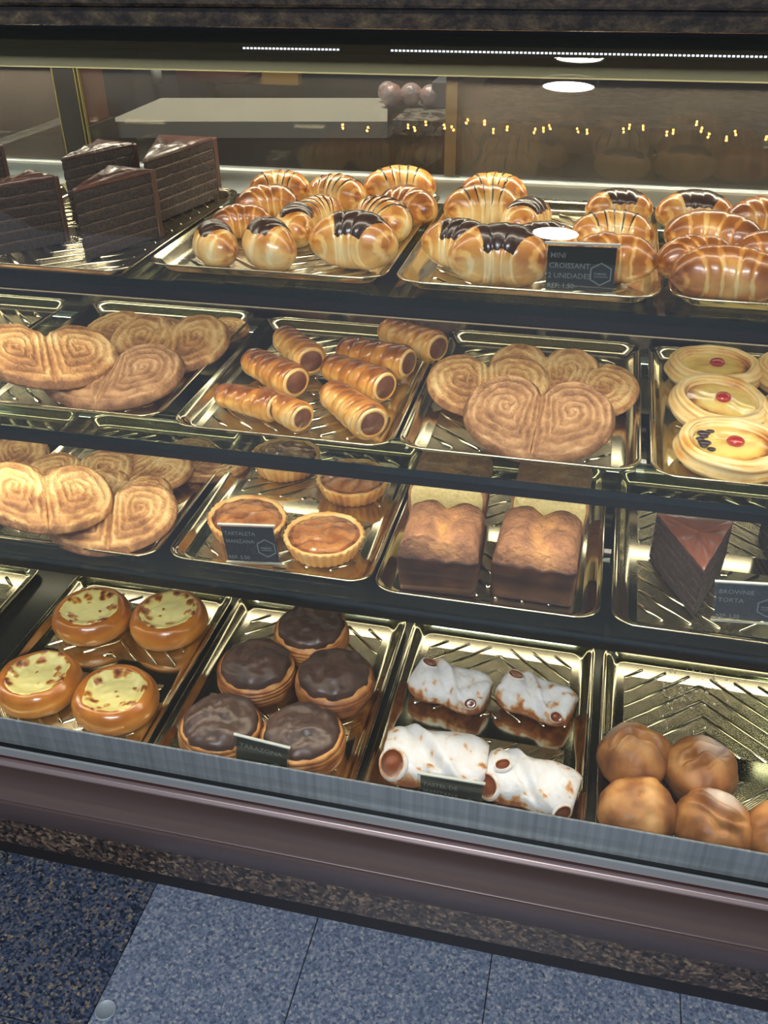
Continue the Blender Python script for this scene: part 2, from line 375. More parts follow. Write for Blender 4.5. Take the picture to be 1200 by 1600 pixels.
# ------------------------------------------------------------------ kitchen behind
def wood(c): return c
b_ = MB(); b_.box(-4, 3, 3.35, 3.42, 0, 2.75); struct(b_.build('wall_back', mat_plain('dark_kitchen_wall', '#2b2c2b', .6), smooth=False))
zc = Z0 - .20
ct = empty('worktop_counter', 'pale steel worktop counter in the kitchen behind the sliding doors', 'counter', (0, 0, 0))
pts = [at(165, 190, zc), at(605, 190, zc), at(606, 153, zc), at(252, 153, zc)]
b_ = MB(); b_.rings([[(q.x, q.y, zc - .045) for q in pts], [(q.x, q.y, zc) for q in pts]], True, True, True); b_.build('worktop', mat_plain('pale_worktop', '#b3b2a4', .4), ct, smooth=False)
b_ = MB(); q0 = pts[0]; q1 = pts[1]; b_.rings([[(q0.x + .03, q0.y + .02, z), (q1.x, q1.y + .02, z), (q1.x, q1.y + .3, z), (q0.x + .1, q0.y + .3, z)] for z in (0, zc - .046)], True, True, True); b_.build('cabinet', mat_plain('grey_cabinet', '#3a3a3a', .5), ct, smooth=False)
gl = empty('granite_counter', 'grey speckled counter carrying the wrapped dough behind the doors', 'counter', (0, 0, 0))
q2 = at(608, 190, zc); q3 = at(1500, 200, zc)
b_ = MB(); b_.box(q2.x + .003, 1.2, q2.y + .03, q2.y + .75, zc - .04, zc - .001); b_.build('countertop', mat_speck('kitchen_granite', [(.3, '#3a3a38'), (.5, '#77756e'), (.7, '#9a978d')], 30, .25), gl, smooth=False)
b_ = MB(); b_.box(q2.x + .02, 1.15, q2.y + .07, q2.y + .7, 0, zc - .041); b_.build('cabinet', mat_speck('stone_front', [(.3, '#1d1a17'), (.5, '#3e3a32'), (.7, '#5d574a')], 12, .4), gl, smooth=False)
dm = mat_food('wrapped_dough', [(0, '#8f8488'), (.4, '#b3a6a8'), (.7, '#c99a90'), (1, '#e6dfdf')], 30, .6, .25, .8, 40, .01, coat=.5)
for k, (u, v, s) in enumerate(((598, 146, .9), (612, 148, 1.0), (642, 147, 1.0), (672, 148, .95))):
    p = at(u, v, zc + .035)
    if k == 0: p = p + Vector((0, .07, 0))
    b_ = MB(); R = .034 * s
    b_.rings([[(R * (1 + .18 * nz(3 * cos(a), 3 * sin(a), 4 * t + k)) * sin(t * pi) * cos(a), R * sin(t * pi) * sin(a) * (1 + .15 * nz(cos(a), 2 * sin(a), 3 * t + 5 * k)), R - R * cos(t * pi)) for a in [2 * pi * j / 28 for j in range(28)]] for t in [i / 16 for i in range(17)]])
    o = b_.build('dough_ball', dm); o.location = (p.x, p.y, zc); 
    tag(o, ['leftmost ball of film wrapped dough, partly hidden behind its neighbour', 'second ball of film wrapped dough from the left on the kitchen counter', 'third ball of film wrapped dough from the left on the kitchen counter', 'rightmost ball of film wrapped dough, next to the grey box'][k], 'dough', 'wrapped dough balls on the kitchen counter')
p = at(664, 178, zc); b_ = MB(); q = at(700, 178, zc)
b_.box(p.x, p.x + .16, p.y + .1, p.y + .3, zc, zc + .075); o = bevel(b_.build('grey_box', mat_plain('grey_plastic', '#6f7376', .4), smooth=False), .004); tag(o, 'grey plastic box on the kitchen counter right of the dough', 'box')
b_ = MB(); a0 = aty(305, 122, 2.95); a1 = aty(466, 122, 2.95)
b_.box(a0.x, a1.x, 2.95, 3.0, a0.z - .020, a0.z + .10); b_.box(a0.x + .03, a0.x + .07, 2.96, 2.99, zc - .3, a0.z - .021); o = bevel(b_.build('wall_shelf', mat_plain('yellow_wood', '#a8843e', .5), smooth=False), .003); tag(o, 'yellow wooden board above the kitchen worktop', 'board')
# cabinet block, tap bottle and paper at left of the worktop
a = aty(150, 170, 2.3); b2 = aty(205, 170, 2.3)
b_ = MB(); b_.box(a.x, b2.x, 2.35, 2.7, 0, Z0 + .05); o = bevel(b_.build('kitchen_cabinet', mat_plain('slate_cabinet', '#4c4c4e', .5), smooth=False), .004); tag(o, 'tall slate grey cabinet left of the kitchen worktop', 'cabinet')
a = at(247, 138, zc); b_ = MB(); b_.rings(lathe([(.001, 0), (.019, 0), (.020, .04), (.017, .052), (.007, .062), (.007, .082), (.001, .083)], 20)); o = b_.build('squeeze_bottle', mat_plain('milky_plastic', '#b9bab4', .3)); o.location = (aty(247, 138, 2.5).x, 2.5, zc)
tag(o, 'small white bottle at the back of the kitchen worktop', 'bottle')
sh = MB(); sh.box(-2.2, -.93, 2.46, 2.9, zc - .02, zc - .0); 
o = sh.build('red_counter', mat_plain('dull_red_counter', '#4c2420', .4), smooth=False); o.location = (0, .25, 0); tag(o, 'dull red counter end left of the kitchen worktop', 'counter')
# brown crate seen through the far left door
a = aty(40, 170, 1.5)
b_ = MB(); b_.box(a.x - .14, a.x + .11, 1.5, 1.74, zc + .02, Z0 + .16); 
o = bevel(b_.build('cardboard_box', mat_plain('rust_cardboard', '#7a4327', .7), smooth=False), .004); tag(o, 'rusty brown cardboard box behind the far left door', 'box')
b_ = MB(); b_.box(a.x - .3, a.x + .12, 1.45, 1.75, 0, zc + .0198); o = b_.build('side_table', mat_plain('side_table_dark', '#3a362f', .5), smooth=False); tag(o, 'dark side table under the rusty brown box', 'table')

# room behind the viewer: downlights and a string of amber bulbs that the glass mirrors
for k, (x, y, r) in enumerate(((.2965, -2.8575, .095), (.2549, -3.1072, .105), (.172, -5.2135, .145))):
    e = empty('ceiling_downlight', ['round ceiling downlight nearest the display case', 'second round ceiling downlight from the display case', 'round ceiling downlight farthest from the display case'][k], 'downlight', (x, y, Z0 + 1.55), 0, 'ceiling downlights mirrored in the glass'); e.scale = (1, (.42, .5, 1)[k], 1)
    b_ = MB(); b_.rings(lathe([(r * 1.12, .02), (r * 1.12, 0), (r * 1.02, -.004), (r * 1.0, .002)])); b_.build('trim_ring', M['strip_white'], e)
    b_ = MB(); b_.rings(lathe([(r, .001), (.001, .0012)]), cap1=True); b_.build('diffuser', M['lamp'], e)
b_ = MB(); b_.box(-4, 4, -6, -.45, Z0 + 1.572, Z0 + 1.62); b_.box(-4, 4, .6, 3.42, Z0 + 1.572, Z0 + 1.62); struct(b_.build('ceiling', mat_plain('dim_ceiling', '#6e6c68', .8), smooth=False))
exec_bulbs = []
random.seed(11)
bb = MB(); nb = 0
bulb_src = None
N_ = Vector((0, -.7, .2)).normalized(); GP = Vector((0, -.2, Z0 - .5))
def mirrored(u, v, H):
    d = ray(u, v); t = (GP - CAMP).dot(N_) / d.dot(N_); h = CAMP + d * t; r = d - 2 * d.dot(N_) * N_; return h + r * ((H - h.z) / r.z)
bs = [(535, 195), (573, 199), (637, 195), (648, 199), (664, 190), (695, 195), (707, 198), (730, 187), (755, 189), (770, 202), (794, 198), (836, 202), (850, 200), (860, 196), (902, 201), (917, 203), (974, 201), (984, 195), (1003, 197), (1041, 206), (1053, 203), (1090, 190), (1096, 200), (1107, 209), (1134, 214), (1151, 205), (1197, 213)]
for (u, v) in bs:
    for dv in (0, 5):
        p = mirrored(u + random.uniform(-2, 2), v + dv, Z0 + 1.0 + .0)
        exec_bulbs.append(p)
cordp = [p for p in exec_bulbs]
fx = empty('fairy_lights', 'string of tiny amber bulbs hanging in the shop, mirrored in the glass', 'string lights')
bb = MB()
for i, p in enumerate(exec_bulbs):
    R = .0032
    rings = [[(p.x + R * sin(t) * cos(a), p.y + R * sin(t) * sin(a), p.z + R * 1.2 * cos(t)) for a in [2 * pi * j / 6 for j in range(6)]] for t in (.05, .8, 1.57, 2.3, 3.1)]
    o_ = MB(); o_.rings(rings, True, True, True); o_.build('bulb', M['bulb'], fx)
b_ = MB()
sp = sorted(exec_bulbs, key=lambda p: p.x)
path = [Vector((sp[0].x - .3, -2.2, Z0 + 1.03))] + [Vector((p.x, p.y, p.z + .009)) for p in sp] + [Vector((sp[-1].x + .3, -2.2, Z0 + 1.03))]
b_.rings([[(q.x, q.y + .0012 * cos(a), q.z + .0012 * sin(a)) for a in (0, 2.1, 4.2)] for q in path]); b_.build('cord', M['black'], fx)

# ------------------------------------------------------------------ trays
TW, TL = .2524, .338
def rrect(w2, l2, r, n=8):
    pts = []
    for cx, cy, a0 in ((w2 - r, l2 - r, 0), (-w2 + r, l2 - r, pi / 2), (-w2 + r, -l2 + r, pi), (w2 - r, -l2 + r, 1.5 * pi)):
        for i in range(n + 1): a = a0 + pi / 2 * i / n; pts.append((cx + r * cos(a), cy + r * sin(a)))
    return pts
def make_tray():
    root = empty('pastry_tray', 'x', 'tray', (0, 0, 0), 0, 'gold embossed pastry trays')
    b = MB(); rings = []
    # inset from the outer rim, height above the underside
    for ins, z in ((.0008, TD - .0020), (0, TD - .0012), (.0004, TD - .0002), (.0014, TD), (.0026, TD - .0003), (.0034, TD - .0012), (.0050, TD - .0014), (.0064, TD - .0020), (.0090, TD - .0050), (.0135, .0026), (.0160, .0010), (.0200, .0006)):
        r = max(.006, .027 - ins * .8)
        rings.append([(x, y, z) for x, y in rrect(TW / 2 - ins, TL / 2 - ins, r)])
    b.rings(rings); b.build('rim', M['gold'], root)
    f = MB(); rr = rrect(TW / 2 - .0198, TL / 2 - .0198, .011)
    f.rings([[(x, y, .00062) for x, y in rr], [(x * .995, y * .995, .0006) for x, y in rr]], cap1=True)
    f.rings([[(x, y, .0) for x, y in rr], [(x, y, .0003) for x, y in rr]], cap0=True)
    f.build('tray_floor', M['gold_dots'], root, smooth=False)
    g = MB(); W = .096; th = math.radians(42)
    def rib(p0, p1):
        d = Vector((p1[0] - p0[0], p1[1] - p0[1])); 
        if d.length < .006: return
        d.normalize(); n = Vector((-d.y, d.x)); h = .0020; w_ = .0026
        g.rings([[(p[0] + n.x * o_ * k, p[1] + n.y * o_ * k, .0006 + z * k) for o_, z in ((-w_, 0), (-w_ * .5, h * .8), (0, h), (w_ * .5, h * .8), (w_, 0))] for p, k in ((p0, .3), ((p0[0] + d.x * .002, p0[1] + d.y * .002), 1), ((p1[0] - d.x * .002, p1[1] - d.y * .002), 1), (p1, .3))], closed=False)
    tt = math.tan(th); sp_ = .027
    for sgn in (1, -1):
        base = .006 if sgn > 0 else .030       # flat band between the two fans
        k = 0
        while k < 12:
            yk = (base + sp_ * (k + .35))
            yk_ap = yk
            for sx in (-1, 1):
                # line from apex (0, yk_ap) sloping back toward the band
                x_end = min(W, (yk_ap - base) / tt)
                y_end = yk_ap - x_end * tt
                x_st = 0
                if yk_ap > .139: x_st = (yk_ap - .139) / tt
                if x_st < x_end - .01:
                    rib((sx * x_st, sgn * (yk_ap - x_st * tt)), (sx * x_end, sgn * y_end))
            k += 1
    g.build('ridges', M['gold'], root)
    return root
tray0 = make_tray(); first = [True]
def place_tray(l, k, dx, dy, label):
    x = XOFF[l] + k * .26 + .13 + dx; y = YF[l] + TL / 2 + dy
    if first[0]: tray0.location = (x, y, DK[l]); tray0['label'] = label; first[0] = False; return tray0
    return copy_tree(tray0, (x, y, DK[l]), 0, label)
L1, L2, L3, L4 = 0, 1, 2, 3
TR = [(L1, -2, -.006, -.02, 'gold tray with a chocolate cake, at the far left of the top shelf'),
 (L1, -1, .003, -.026, 'gold tray under the tall chocolate cake slices on the top shelf'),
 (L1, 0, .001, .003, 'gold tray under the crowd of glazed croissants on the top shelf'),
 (L1, 1, .002, .001, 'gold tray on the top shelf with the croissants and black price card'),
 (L1, 2, .001, .006, 'gold tray under the plain and chocolate croissants right of the card'),
 (L2, -2, -.030, .0, 'dark empty looking gold tray at the left end of the second shelf'),
 (L2, -1, -.008, .008, 'gold tray under the left palmiers of the second shelf'),
 (L2, 0, .003, -.004, 'gold tray under the pastry horns on the second shelf'),
 (L2, 1, -.001, .0, 'gold tray under the big heart shaped palmier on the second shelf'),
 (L2, 2, .000, -.003, 'gold tray under the cherry topped danishes on the second shelf'),
 (L3, -2, -.010, .0, 'gold tray under the cut off palmier at the left of the third shelf'),
 (L3, -1, .000, -.001, 'gold tray under the stacked palmiers on the third shelf'),
 (L3, 0, .003, .006, 'gold tray under the four apple tartlets on the third shelf'),
 (L3, 1, -.001, -.004, 'gold tray under the loaf cakes on the third shelf'),
 (L3, 2, .002, -.005, 'gold tray under the chocolate cake wedges on the third shelf'),
 (L4, -2, -.055, .0, 'empty gold tray at the left end of the bottom deck'),
 (L4, -1, .0, .0, 'gold tray under the four cream cheese buns on the bottom deck'),
 (L4, 0, .0, .0, 'gold tray under the chocolate topped pastries on the bottom deck'),
 (L4, 1, .0, .0, 'gold tray under the sugar dusted parcels on the bottom deck'),
 (L4, 2, .002, -.002, 'gold tray under the round brown rolls on the bottom deck')]
for t in TR: place_tray(*t)
FLR = [d + .0022 for d in DK]     # where food rests (on the ridges)
#@@FOOD
# ------------------------------------------------------------------ food materials
F = {}
F['palmier'] = mat_food('palmier_crust', [(0, '#f0d7a0'), (.3, '#dcb478'), (.5, '#bf8d55'), (.72, '#92633a'), (1, '#603e22')], 60, .42, .66, .9, 260, .003)
F['palmier_dark'] = mat_food('palmier_crust_brown', [(0, '#d8b78e'), (.3, '#bd9468'), (.5, '#a1764e'), (.72, '#7c5536'), (1, '#523522')], 60, .42, .66, .9, 260, .003)
F['horn'] = mat_food('horn_glazed_crust', [(0, '#f3d99b'), (.28, '#e3ab50'), (.48, '#c07a24'), (.7, '#8c4a15'), (1, '#50260e')], 38, .30, .32, .25, 150, .0010, coat=.7, coat_r=.12)
F['cream'] = mat_food('hazelnut_filling', [(0, '#9a6a4a'), (.5, '#6e4028'), (1, '#3c1e12')], 60, .5, .35, .4, 120, .001, coat=.3)
F['croissant'] = mat_food('croissant_crust', [(0, '#f6dfa6'), (.28, '#e8b968'), (.48, '#c68238'), (.7, '#94541d'), (1, '#5e2f10')], 30, .30, .34, .22, 150, .0010, coat=.6, coat_r=.14)
F['choc'] = mat_food('chocolate_glaze', [(0, '#5a3d30'), (.5, '#38241c'), (1, '#1c110d')], 30, .3, .28, .3, 70, .0015, coat=.5, coat_r=.15)
F['choc_matte'] = mat_food('matte_chocolate', [(0, '#5b4238'), (.5, '#43302a'), (1, '#2a1c18')], 25, .35, .42, .5, 60, .0016, coat=.2, coat_r=.3)
F['sponge_dark'] = mat_food('dark_sponge', [(0, '#4a3a30'), (.5, '#30251f'), (1, '#1a1310')], 260, .8, .9, 1.0, 330, .003)
F['frost'] = mat_food('brown_frosting', [(0, '#644438'), (.5, '#452b22'), (1, '#2c1914')], 30, .4, .45, .4, 60, .002, coat=.2)
F['frost_line'] = mat_food('frosting_layer', [(0, '#6e584b'), (.5, '#4c3b32'), (1, '#2e221d')], 160, .5, .5, .6, 200, .001)
F['frost_gloss'] = mat_food('glossy_frosting', [(0, '#8c5a4b'), (.5, '#6e4337'), (1, '#4f2d24')], 30, .3, .30, .2, 60, .002, coat=.7, coat_r=.12)
F['frost_dark'] = mat_food('dark_glossy_frosting', [(0, '#6b4236'), (.5, '#482b23'), (1, '#2e1a15')], 30, .4, .3, .5, 90, .004, coat=.6, coat_r=.12)
F['danish'] = mat_food('danish_dough', [(0, '#f6e2ae'), (.3, '#eccd8a'), (.55, '#dba04c'), (.8, '#a05d22'), (1, '#5a2c14')], 34, .42, .40, .25, 120, .001, coat=.35, coat_r=.2)
F['custard'] = mat_food('custard', [(0, '#f2d67c'), (.35, '#dcae52'), (.6, '#a8682c'), (1, '#5a2c12')], 45, .5, .22, .3, 60, .001, coat=.8, coat_r=.1)
F['raisin'] = mat_food('raisin', [(0, '#3a2230'), (1, '#180c12')], 60, .4, .3, .4, 200, .001, coat=.5)
F['cherry'] = mat_food('cherry', [(0, '#c32a22'), (1, '#8b1210')], 20, .3, .2, .1, 60, .0006, coat=.9, coat_r=.08)
F['tart_crust'] = mat_food('tart_crust', [(0, '#f1cd8b'), (.3, '#e2ab5e'), (.55, '#c98a42'), (.8, '#94592a'), (1, '#5d3216')], 40, .28, .55, .35, 200, .0012)
F['apple_glaze'] = mat_food('caramel_apple', [(0, '#bd8048'), (.35, '#96592b'), (.6, '#74401d'), (1, '#3a1b0c')], 45, .5, .22, .7, 90, .004, coat=.9, coat_r=.06)
F['crumb'] = mat_food('yellow_crumb', [(0, '#f2e3ae'), (.5, '#e3cd8e'), (1, '#c9a862')], 200, .7, .85, .9, 260, .0028)
F['loaf_crust'] = mat_food('loaf_crust', [(0, '#cf9a5c'), (.28, '#ab7b52'), (.5, '#8d6347'), (.75, '#66442f'), (1, '#3f281a')], 60, .40, .8, 1.0, 150, .004)
F['bun'] = mat_food('bun_crust', [(0, '#e9bd78'), (.3, '#cf8d3c'), (.5, '#a9631d'), (.75, '#7c4213'), (1, '#4a240c')], 18, .22, .28, .12, 60, .001, coat=.6, coat_r=.12)
F['cheese'] = mat_food('baked_cheese', [(0, '#e0d893'), (.35, '#d6c87c'), (.50, '#c08c3c'), (.72, '#97501c'), (1, '#4c1f0c')], 90, .34, .32, .35, 120, .0016, coat=.5, coat_r=.12)
F['puff'] = mat_food('laminated_crust', [(0, '#dcb273'), (.3, '#bd8144'), (.55, '#93562a'), (.8, '#653a1d'), (1, '#3a1f10')], 50, .35, .5, .5, 130, .0022, coat=.1)
F['sugar'] = mat_food('sugared_pastry', [(0, '#d2d5dc'), (.38, '#c8c6c6'), (.50, '#c09a72'), (.66, '#9a5f34'), (1, '#6e3819')], 60, .50, .75, .5, 170, .002)
F['apple_fill'] = mat_food('apple_filling', [(0, '#a8683a'), (.4, '#743a1c'), (1, '#32140a')], 30, .4, .25, .3, 60, .002, coat=.8, coat_r=.1)
F['roll'] = mat_food('soft_roll_crust', [(0, '#cfa26a'), (.3, '#b47f47'), (.5, '#935f31'), (.75, '#6c401f'), (1, '#432512')], 30, .34, .5, .4, 130, .0014)
F['flour'] = mat_food('icing_sugar_dust', [(0, '#d8d3cf'), (1, '#b9ab9f')], 60, .4, .8, .3, 200, .001)
F['cardboard'] = mat_plain('slate_card', '#2c2f30', .45)
F['acrylic'] = mat_glass('acrylic_holder', (.93, .95, .93), ior=1.9)
F['acrylic_edge'] = mat_plain('acrylic_bright_edge', '#b9beb8', .2)
F['ink'] = mat_plain('pale_print', '#8f9590', .6)

# ---- generic closed body around a path; surf(t, a) -> point
def body(surf, nt=40, na=36, tone=None, name='body', mat=None, parent=None, t0=0.0, t1=1.0):
    b = MB(); R_ = []; T_ = []
    for i in range(nt + 1):
        t = t0 + (t1 - t0) * i / nt
        R_.append([surf(t, 2 * pi * j / na) for j in range(na)]); T_.append([tone(t, 2 * pi * j / na) if tone else .5 for j in range(na)])
    b.rings(R_, True, True, True, T_)
    return b.build(name, mat, parent)
def patch(surf, t0, t1, a0, a1, th, name, mat, parent, nt=20, na=16, wob=.0, seed=0, tonef=None):
    """a coat lying on surf between t0..t1 and a0..a1, with rounded irregular edges"""
    b = MB(); R_ = []; T_ = []
    for i in range(nt + 1):
        row = []; trow = []
        for j in range(na + 1):
            fu, fv = i / nt, j / na
            e = 1 - max(abs(2 * fu - 1), abs(2 * fv - 1)) ** 4
            uu = t0 + (t1 - t0) * (fu + wob * nz(fv * 3, seed, 1) * (1))
            vv = a0 + (a1 - a0) * (fv + wob * nz(fu * 4, seed, 7) * (1))
            uu = min(.985, max(.015, uu))
            p = Vector(surf(uu, vv)); du = Vector(surf(min(.99, uu + .01), vv)) - Vector(surf(max(.01, uu - .01), vv)); dv = Vector(surf(uu, vv + .02)) - Vector(surf(uu, vv - .02))
            n = du.cross(dv); n = n.normalized() if n.length > 1e-12 else Vector((0, 0, 1))
            c_ = Vector(surf(uu, vv + pi)); 
            if n.dot(p - c_) < 0: n = -n
            row.append(p + n * (th * (e + .35 * e * nz(fu * 5, fv * 5, seed)) - .0006 * (1 - e))); trow.append(tonef(fu, fv) if tonef else .5)
        R_.append(row); T_.append(trow)
    b.rings(R_, False, tones=T_); return b.build(name, mat, parent)

# ---- palmier
def half_outline():
    P = [(0, .034), (.006, .046), (.020, .057), (.040, .060), (.060, .052), (.076, .034), (.082, .008), (.076, -.018), (.060, -.038), (.036, -.052), (.014, -.058), (0, -.058)]
    out = []
    for i in range(len(P) - 1):
        p0 = P[max(0, i - 1)]; p1 = P[i]; p2 = P[i + 1]; p3 = P[min(len(P) - 1, i + 2)]
        for k in range(6):
            t = k / 6
            out.append(tuple(.5 * (2 * p1[d] + (p2[d] - p0[d]) * t + (2 * p0[d] - 5 * p1[d] + 4 * p2[d] - p3[d]) * t * t + (-p0[d] + 3 * p1[d] - 3 * p2[d] + p3[d]) * t ** 3) for d in (0, 1)))
    out.append(P[-1])
    for k in range(1, 16): out.append((0, P[-1][1] + (P[0][1] - P[-1][1]) * k / 16))
    return out
def make_palmier(mat, seed=0, bands=5.0, thick=.013):
    root = empty('palmier', 'x', 'palmier', group='palmiers'); bands -= 1
    ho = half_outline(); n = len(ho); NT = 44; b = MB()
    for sx in (1, -1):
        c = (.036, .012); R_ = []; T_ = []
        for i in range(NT + 1):
            t = .02 + .98 * i / NT; row = []; tr = []
            for j, (ox, oy) in enumerate(ho):
                seam = j >= n - 15 or j == 0
                x = c[0] + (ox - c[0]) * t; y = c[1] + (oy - c[1]) * t
                x *= 1 + .03 * nz(x * 30, y * 30, seed) * (0 if seam else 1); y *= 1 + .04 * nz(y * 30, x * 30, seed + 3) * (0 if seam else 1)
                ang = atan2(oy - c[1], (ox - c[0])) / (2 * pi)
                ph = t * bands + ang * 1.0 + .55 * nz(x * 38, y * 38, seed + 9) + .22 * nz(x * 120, y * 120, seed)      # spiral
                fr = ph - math.floor(ph)
                rg = 1 - abs(2 * fr - 1) ** 1.0
                ed = (1 - max(0, (t - .86) / .14) ** 2 * (.55 if not seam else .22))
                z = thick * ed * (.88 + .08 * sin(t * 3)) + .0024 * (rg - .5) * (1 if t < .97 else .3) + .0012 * nz(x * 90, y * 90, seed)
                row.append((sx * x, y, z)); tr.append(max(0, min(1, .62 - .36 * rg ** 1.3 * (.55 + .9 * abs(nz(x * 50, y * 50, seed + 2))) + .45 * nz(x * 22, y * 22, seed + 5) + (.18 if t > .93 and not seam else 0))))
            R_.append(row); T_.append(tr)
        for zz, k in ((thick * .25, 1.015), (0, .97)):
            R_.append([(sx * (c[0] + (ox - c[0]) * (k if ox > .002 else 1)), c[1] + (oy - c[1]) * k, zz) for ox, oy in ho]); T_.append([.75] * n)
        b.rings(R_, True, True, True, T_)
    b.build('dough', mat, root)
    return root
def stand(root, loc, rz, tilt=0, roll=0, label='', scale=1.0, src=None):
    """rz turns the thing on the tray, tilt leans it back (deg), roll leans it sideways"""
    rot = (Matrix.Rotation(math.radians(rz), 3, 'Z') @ Matrix.Rotation(math.radians(tilt), 3, 'X') @ Matrix.Rotation(math.radians(roll), 3, 'Y')).to_euler()
    if root.get('used'):
        r = copy_tree(root, loc, tuple(rot), label, scale)
    else:
        r = root; r.location = loc; r.rotation_euler = rot; r['label'] = label; r.scale = (scale,) * 3 if not isinstance(scale, tuple) else scale; r['used'] = 1
    return r
def put(root, lv, u, v, h, rz, label, tilt=0, roll=0, scale=1.0, dz=0):
    """centre of the thing seen at (u, v) when it stands h/2 above the tray floor of level lv"""
    z = FLR[lv]
    if tilt or roll:
        R3 = Matrix.Rotation(math.radians(rz), 3, 'Z') @ Matrix.Rotation(math.radians(tilt), 3, 'X') @ Matrix.Rotation(math.radians(roll), 3, 'Y')
        low = min((R3 @ vv.co).z for c_ in root.children for vv in c_.data.vertices) * scale
        dz = max(0, dz - .014) - low
    p = at(u, v, z + h / 2 + dz)
    return stand(root, (p.x, p.y, z + dz), rz, tilt, roll, label, scale)
pa = make_palmier(F['palmier'], 1); pb = make_palmier(F['palmier'], 5, 5.5); pd = make_palmier(F['palmier_dark'], 9, 6.0, .014)
# second shelf, left tray
put(pb, L2, 322, 512, .02, 20, 'palmier lying at the back right corner of the second shelf left tray', scale=.72)
put(pa, L2, 262, 525, .03, 10, 'palmier propped in the middle of the second shelf left tray', 18, scale=.95, dz=.012)
put(pd, L2, 172, 576, .03, 8, 'brown palmier at the front of the second shelf left tray', 12, scale=1.05, dz=.004)
put(pb, L2, 70, 532, .05, 35, 'pale dusty palmier leaning over the others at the far left of the second shelf', 16, 12, scale=1.0, dz=.030)
put(pa, L2, 205, 513, .03, -10, 'palmier half hidden at the back of the second shelf left tray', 8, scale=.9, dz=.002)
# second shelf, big palmier tray
put(pb, L2, 765, 590, .03, 12, 'bright palmier at the left behind the big brown one on the second shelf', 18, 0, .88, .010)
put(pa, L2, 850, 566, .04, -2, 'bright palmier in the middle behind the big brown one on the second shelf', 20, 0, .82, .016)
put(pb, L2, 902, 594, .03, -14, 'bright palmier at the right behind the big brown one on the second shelf', 16, 0, .85, .006)
put(pd, L2, 842, 632, .045, -2, 'big brown heart shaped palmier at the front of the second shelf', 22, 0, .98, .010)
# third shelf, left tray
put(pb, L3, 312, 715, .02, -20, 'palmier lying flat at the back right of the third shelf left tray', 0, 0, .85)
put(pa, L3, 225, 722, .03, -25, 'palmier with a toasted centre at the back of the third shelf left tray', 8, 0, .85, .004)
put(pb, L3, 120, 735, .03, 20, 'palmier at the back left of the third shelf left tray', 8, 0, .92, .006)
put(pa, L3, 180, 765, .03, -5, 'palmier wedged in the middle of the pile on the third shelf', 6, 0, .88, .010)
put(pb, L3, 172, 796, .035, 20, 'heart shaped palmier at the front right of the third shelf pile', 16, 0, .98, .008)
put(pa, L3, 64, 752, .055, 30, 'palmier on top of the pile at the front left of the third shelf', 16, 16, .98, .040)
put(pb, L3, -10, 712, .03, 40, 'palmier cut by the left edge of the photo on the third shelf', 8, 0, .9, .004)

# ---- pastry horns
def make_horn(seed):
    root = empty('pastry_horn', 'x', 'pastry horn', group='cream filled pastry horns')
    Lh = .105
    def surf(t, a):
        x = -Lh / 2 + Lh * t
        base = .0165 + .0052 * t
        cap = min(1, sqrt(max(0, 1 - max(0, (.12 - t) / .12) ** 2))) if t < .12 else (1 - .22 * max(0, (t - .93) / .07) ** 2)
        ph = t * 6.2 + a / (2 * pi) + .05 * nz(cos(a), sin(a), t * 3 + seed)
        fr = ph - math.floor(ph)
        g = .0020 * (1 - (2 * fr - 1) ** 4) - .0012 + .0010 * fr
        r = (base + g) * cap + .0008 * nz(t * 9, cos(a) * 2, sin(a) * 2 + seed)
        r = max(r, .0006)
        return (x, r * cos(a), base + .003 + r * sin(a) * .94)
    def tone(t, a):
        ph = t * 6.2 + a / (2 * pi); fr = ph - math.floor(ph)
        return max(0, min(1, .18 + .40 * max(0, sin(a)) + (.12 if seed == 6 else 0) + (.10 if fr < .15 else 0) + .30 * nz(t * 5, a, seed) + (.14 if t < .1 else 0)))
    body(surf, 70, 30, tone, 'body', F['horn'], root, 0, .985)
    b = MB(); r1 = .0150; zc_ = .0217 + .003; R_ = []; T_ = []
    for k, (rr, xx) in enumerate(((.0186, -.002), (.0178, .0010), (.0160, .0026), (.0140, .0018), (.0118, .0026), (.006, .0040), (.0006, .0046))):
        R_.append([(Lh / 2 - .0012 + xx + .0006 * nz(a * 2, k, seed), rr * cos(a), zc_ + rr * sin(a) * .94) for a in [2 * pi * j / 24 for j in range(24)]]); T_.append([[.05, .1, .12][k] if k < 3 else .5] * 24)
    rim = MB(); rim.rings(R_[:4], True, tones=T_[:4]); rim.build('pastry_end', F['horn'], root)
    fil = MB(); fil.rings(R_[3:], True, cap1=True, tones=T_[3:]); fil.build('filling', F['cream'], root)
    return root
h1, h2 = make_horn(1), make_horn(6)
HN = [(h1, 640, 530, -36, 'pastry horn at the back right corner of the horn tray'), (h2, 583, 557, -22, 'pastry horn with a pale open end, second from the back right'),
      (h1, 463, 545, -52, 'long golden pastry horn at the back left of the horn tray'), (h2, 555, 588, -34, 'pastry horn in the middle of the tray between its golden neighbours'),
      (h2, 425, 580, -38, 'pastry horn with ridged amber top at the left of the tray'), (h1, 547, 637, -48, 'dark browned pastry horn at the front right of the tray'),
      (h2, 385, 622, -20, 'left half of the two pressed together horns at the front left'), (h1, 437, 632, -36, 'right half of the two pressed together horns at the front left')]
for hh, u, v, rz, lb in HN:
    s_ = 1.0
    if 'half' in lb: s_ = .82
    put(hh, L2, u, v, .042, rz, lb, scale=s_)

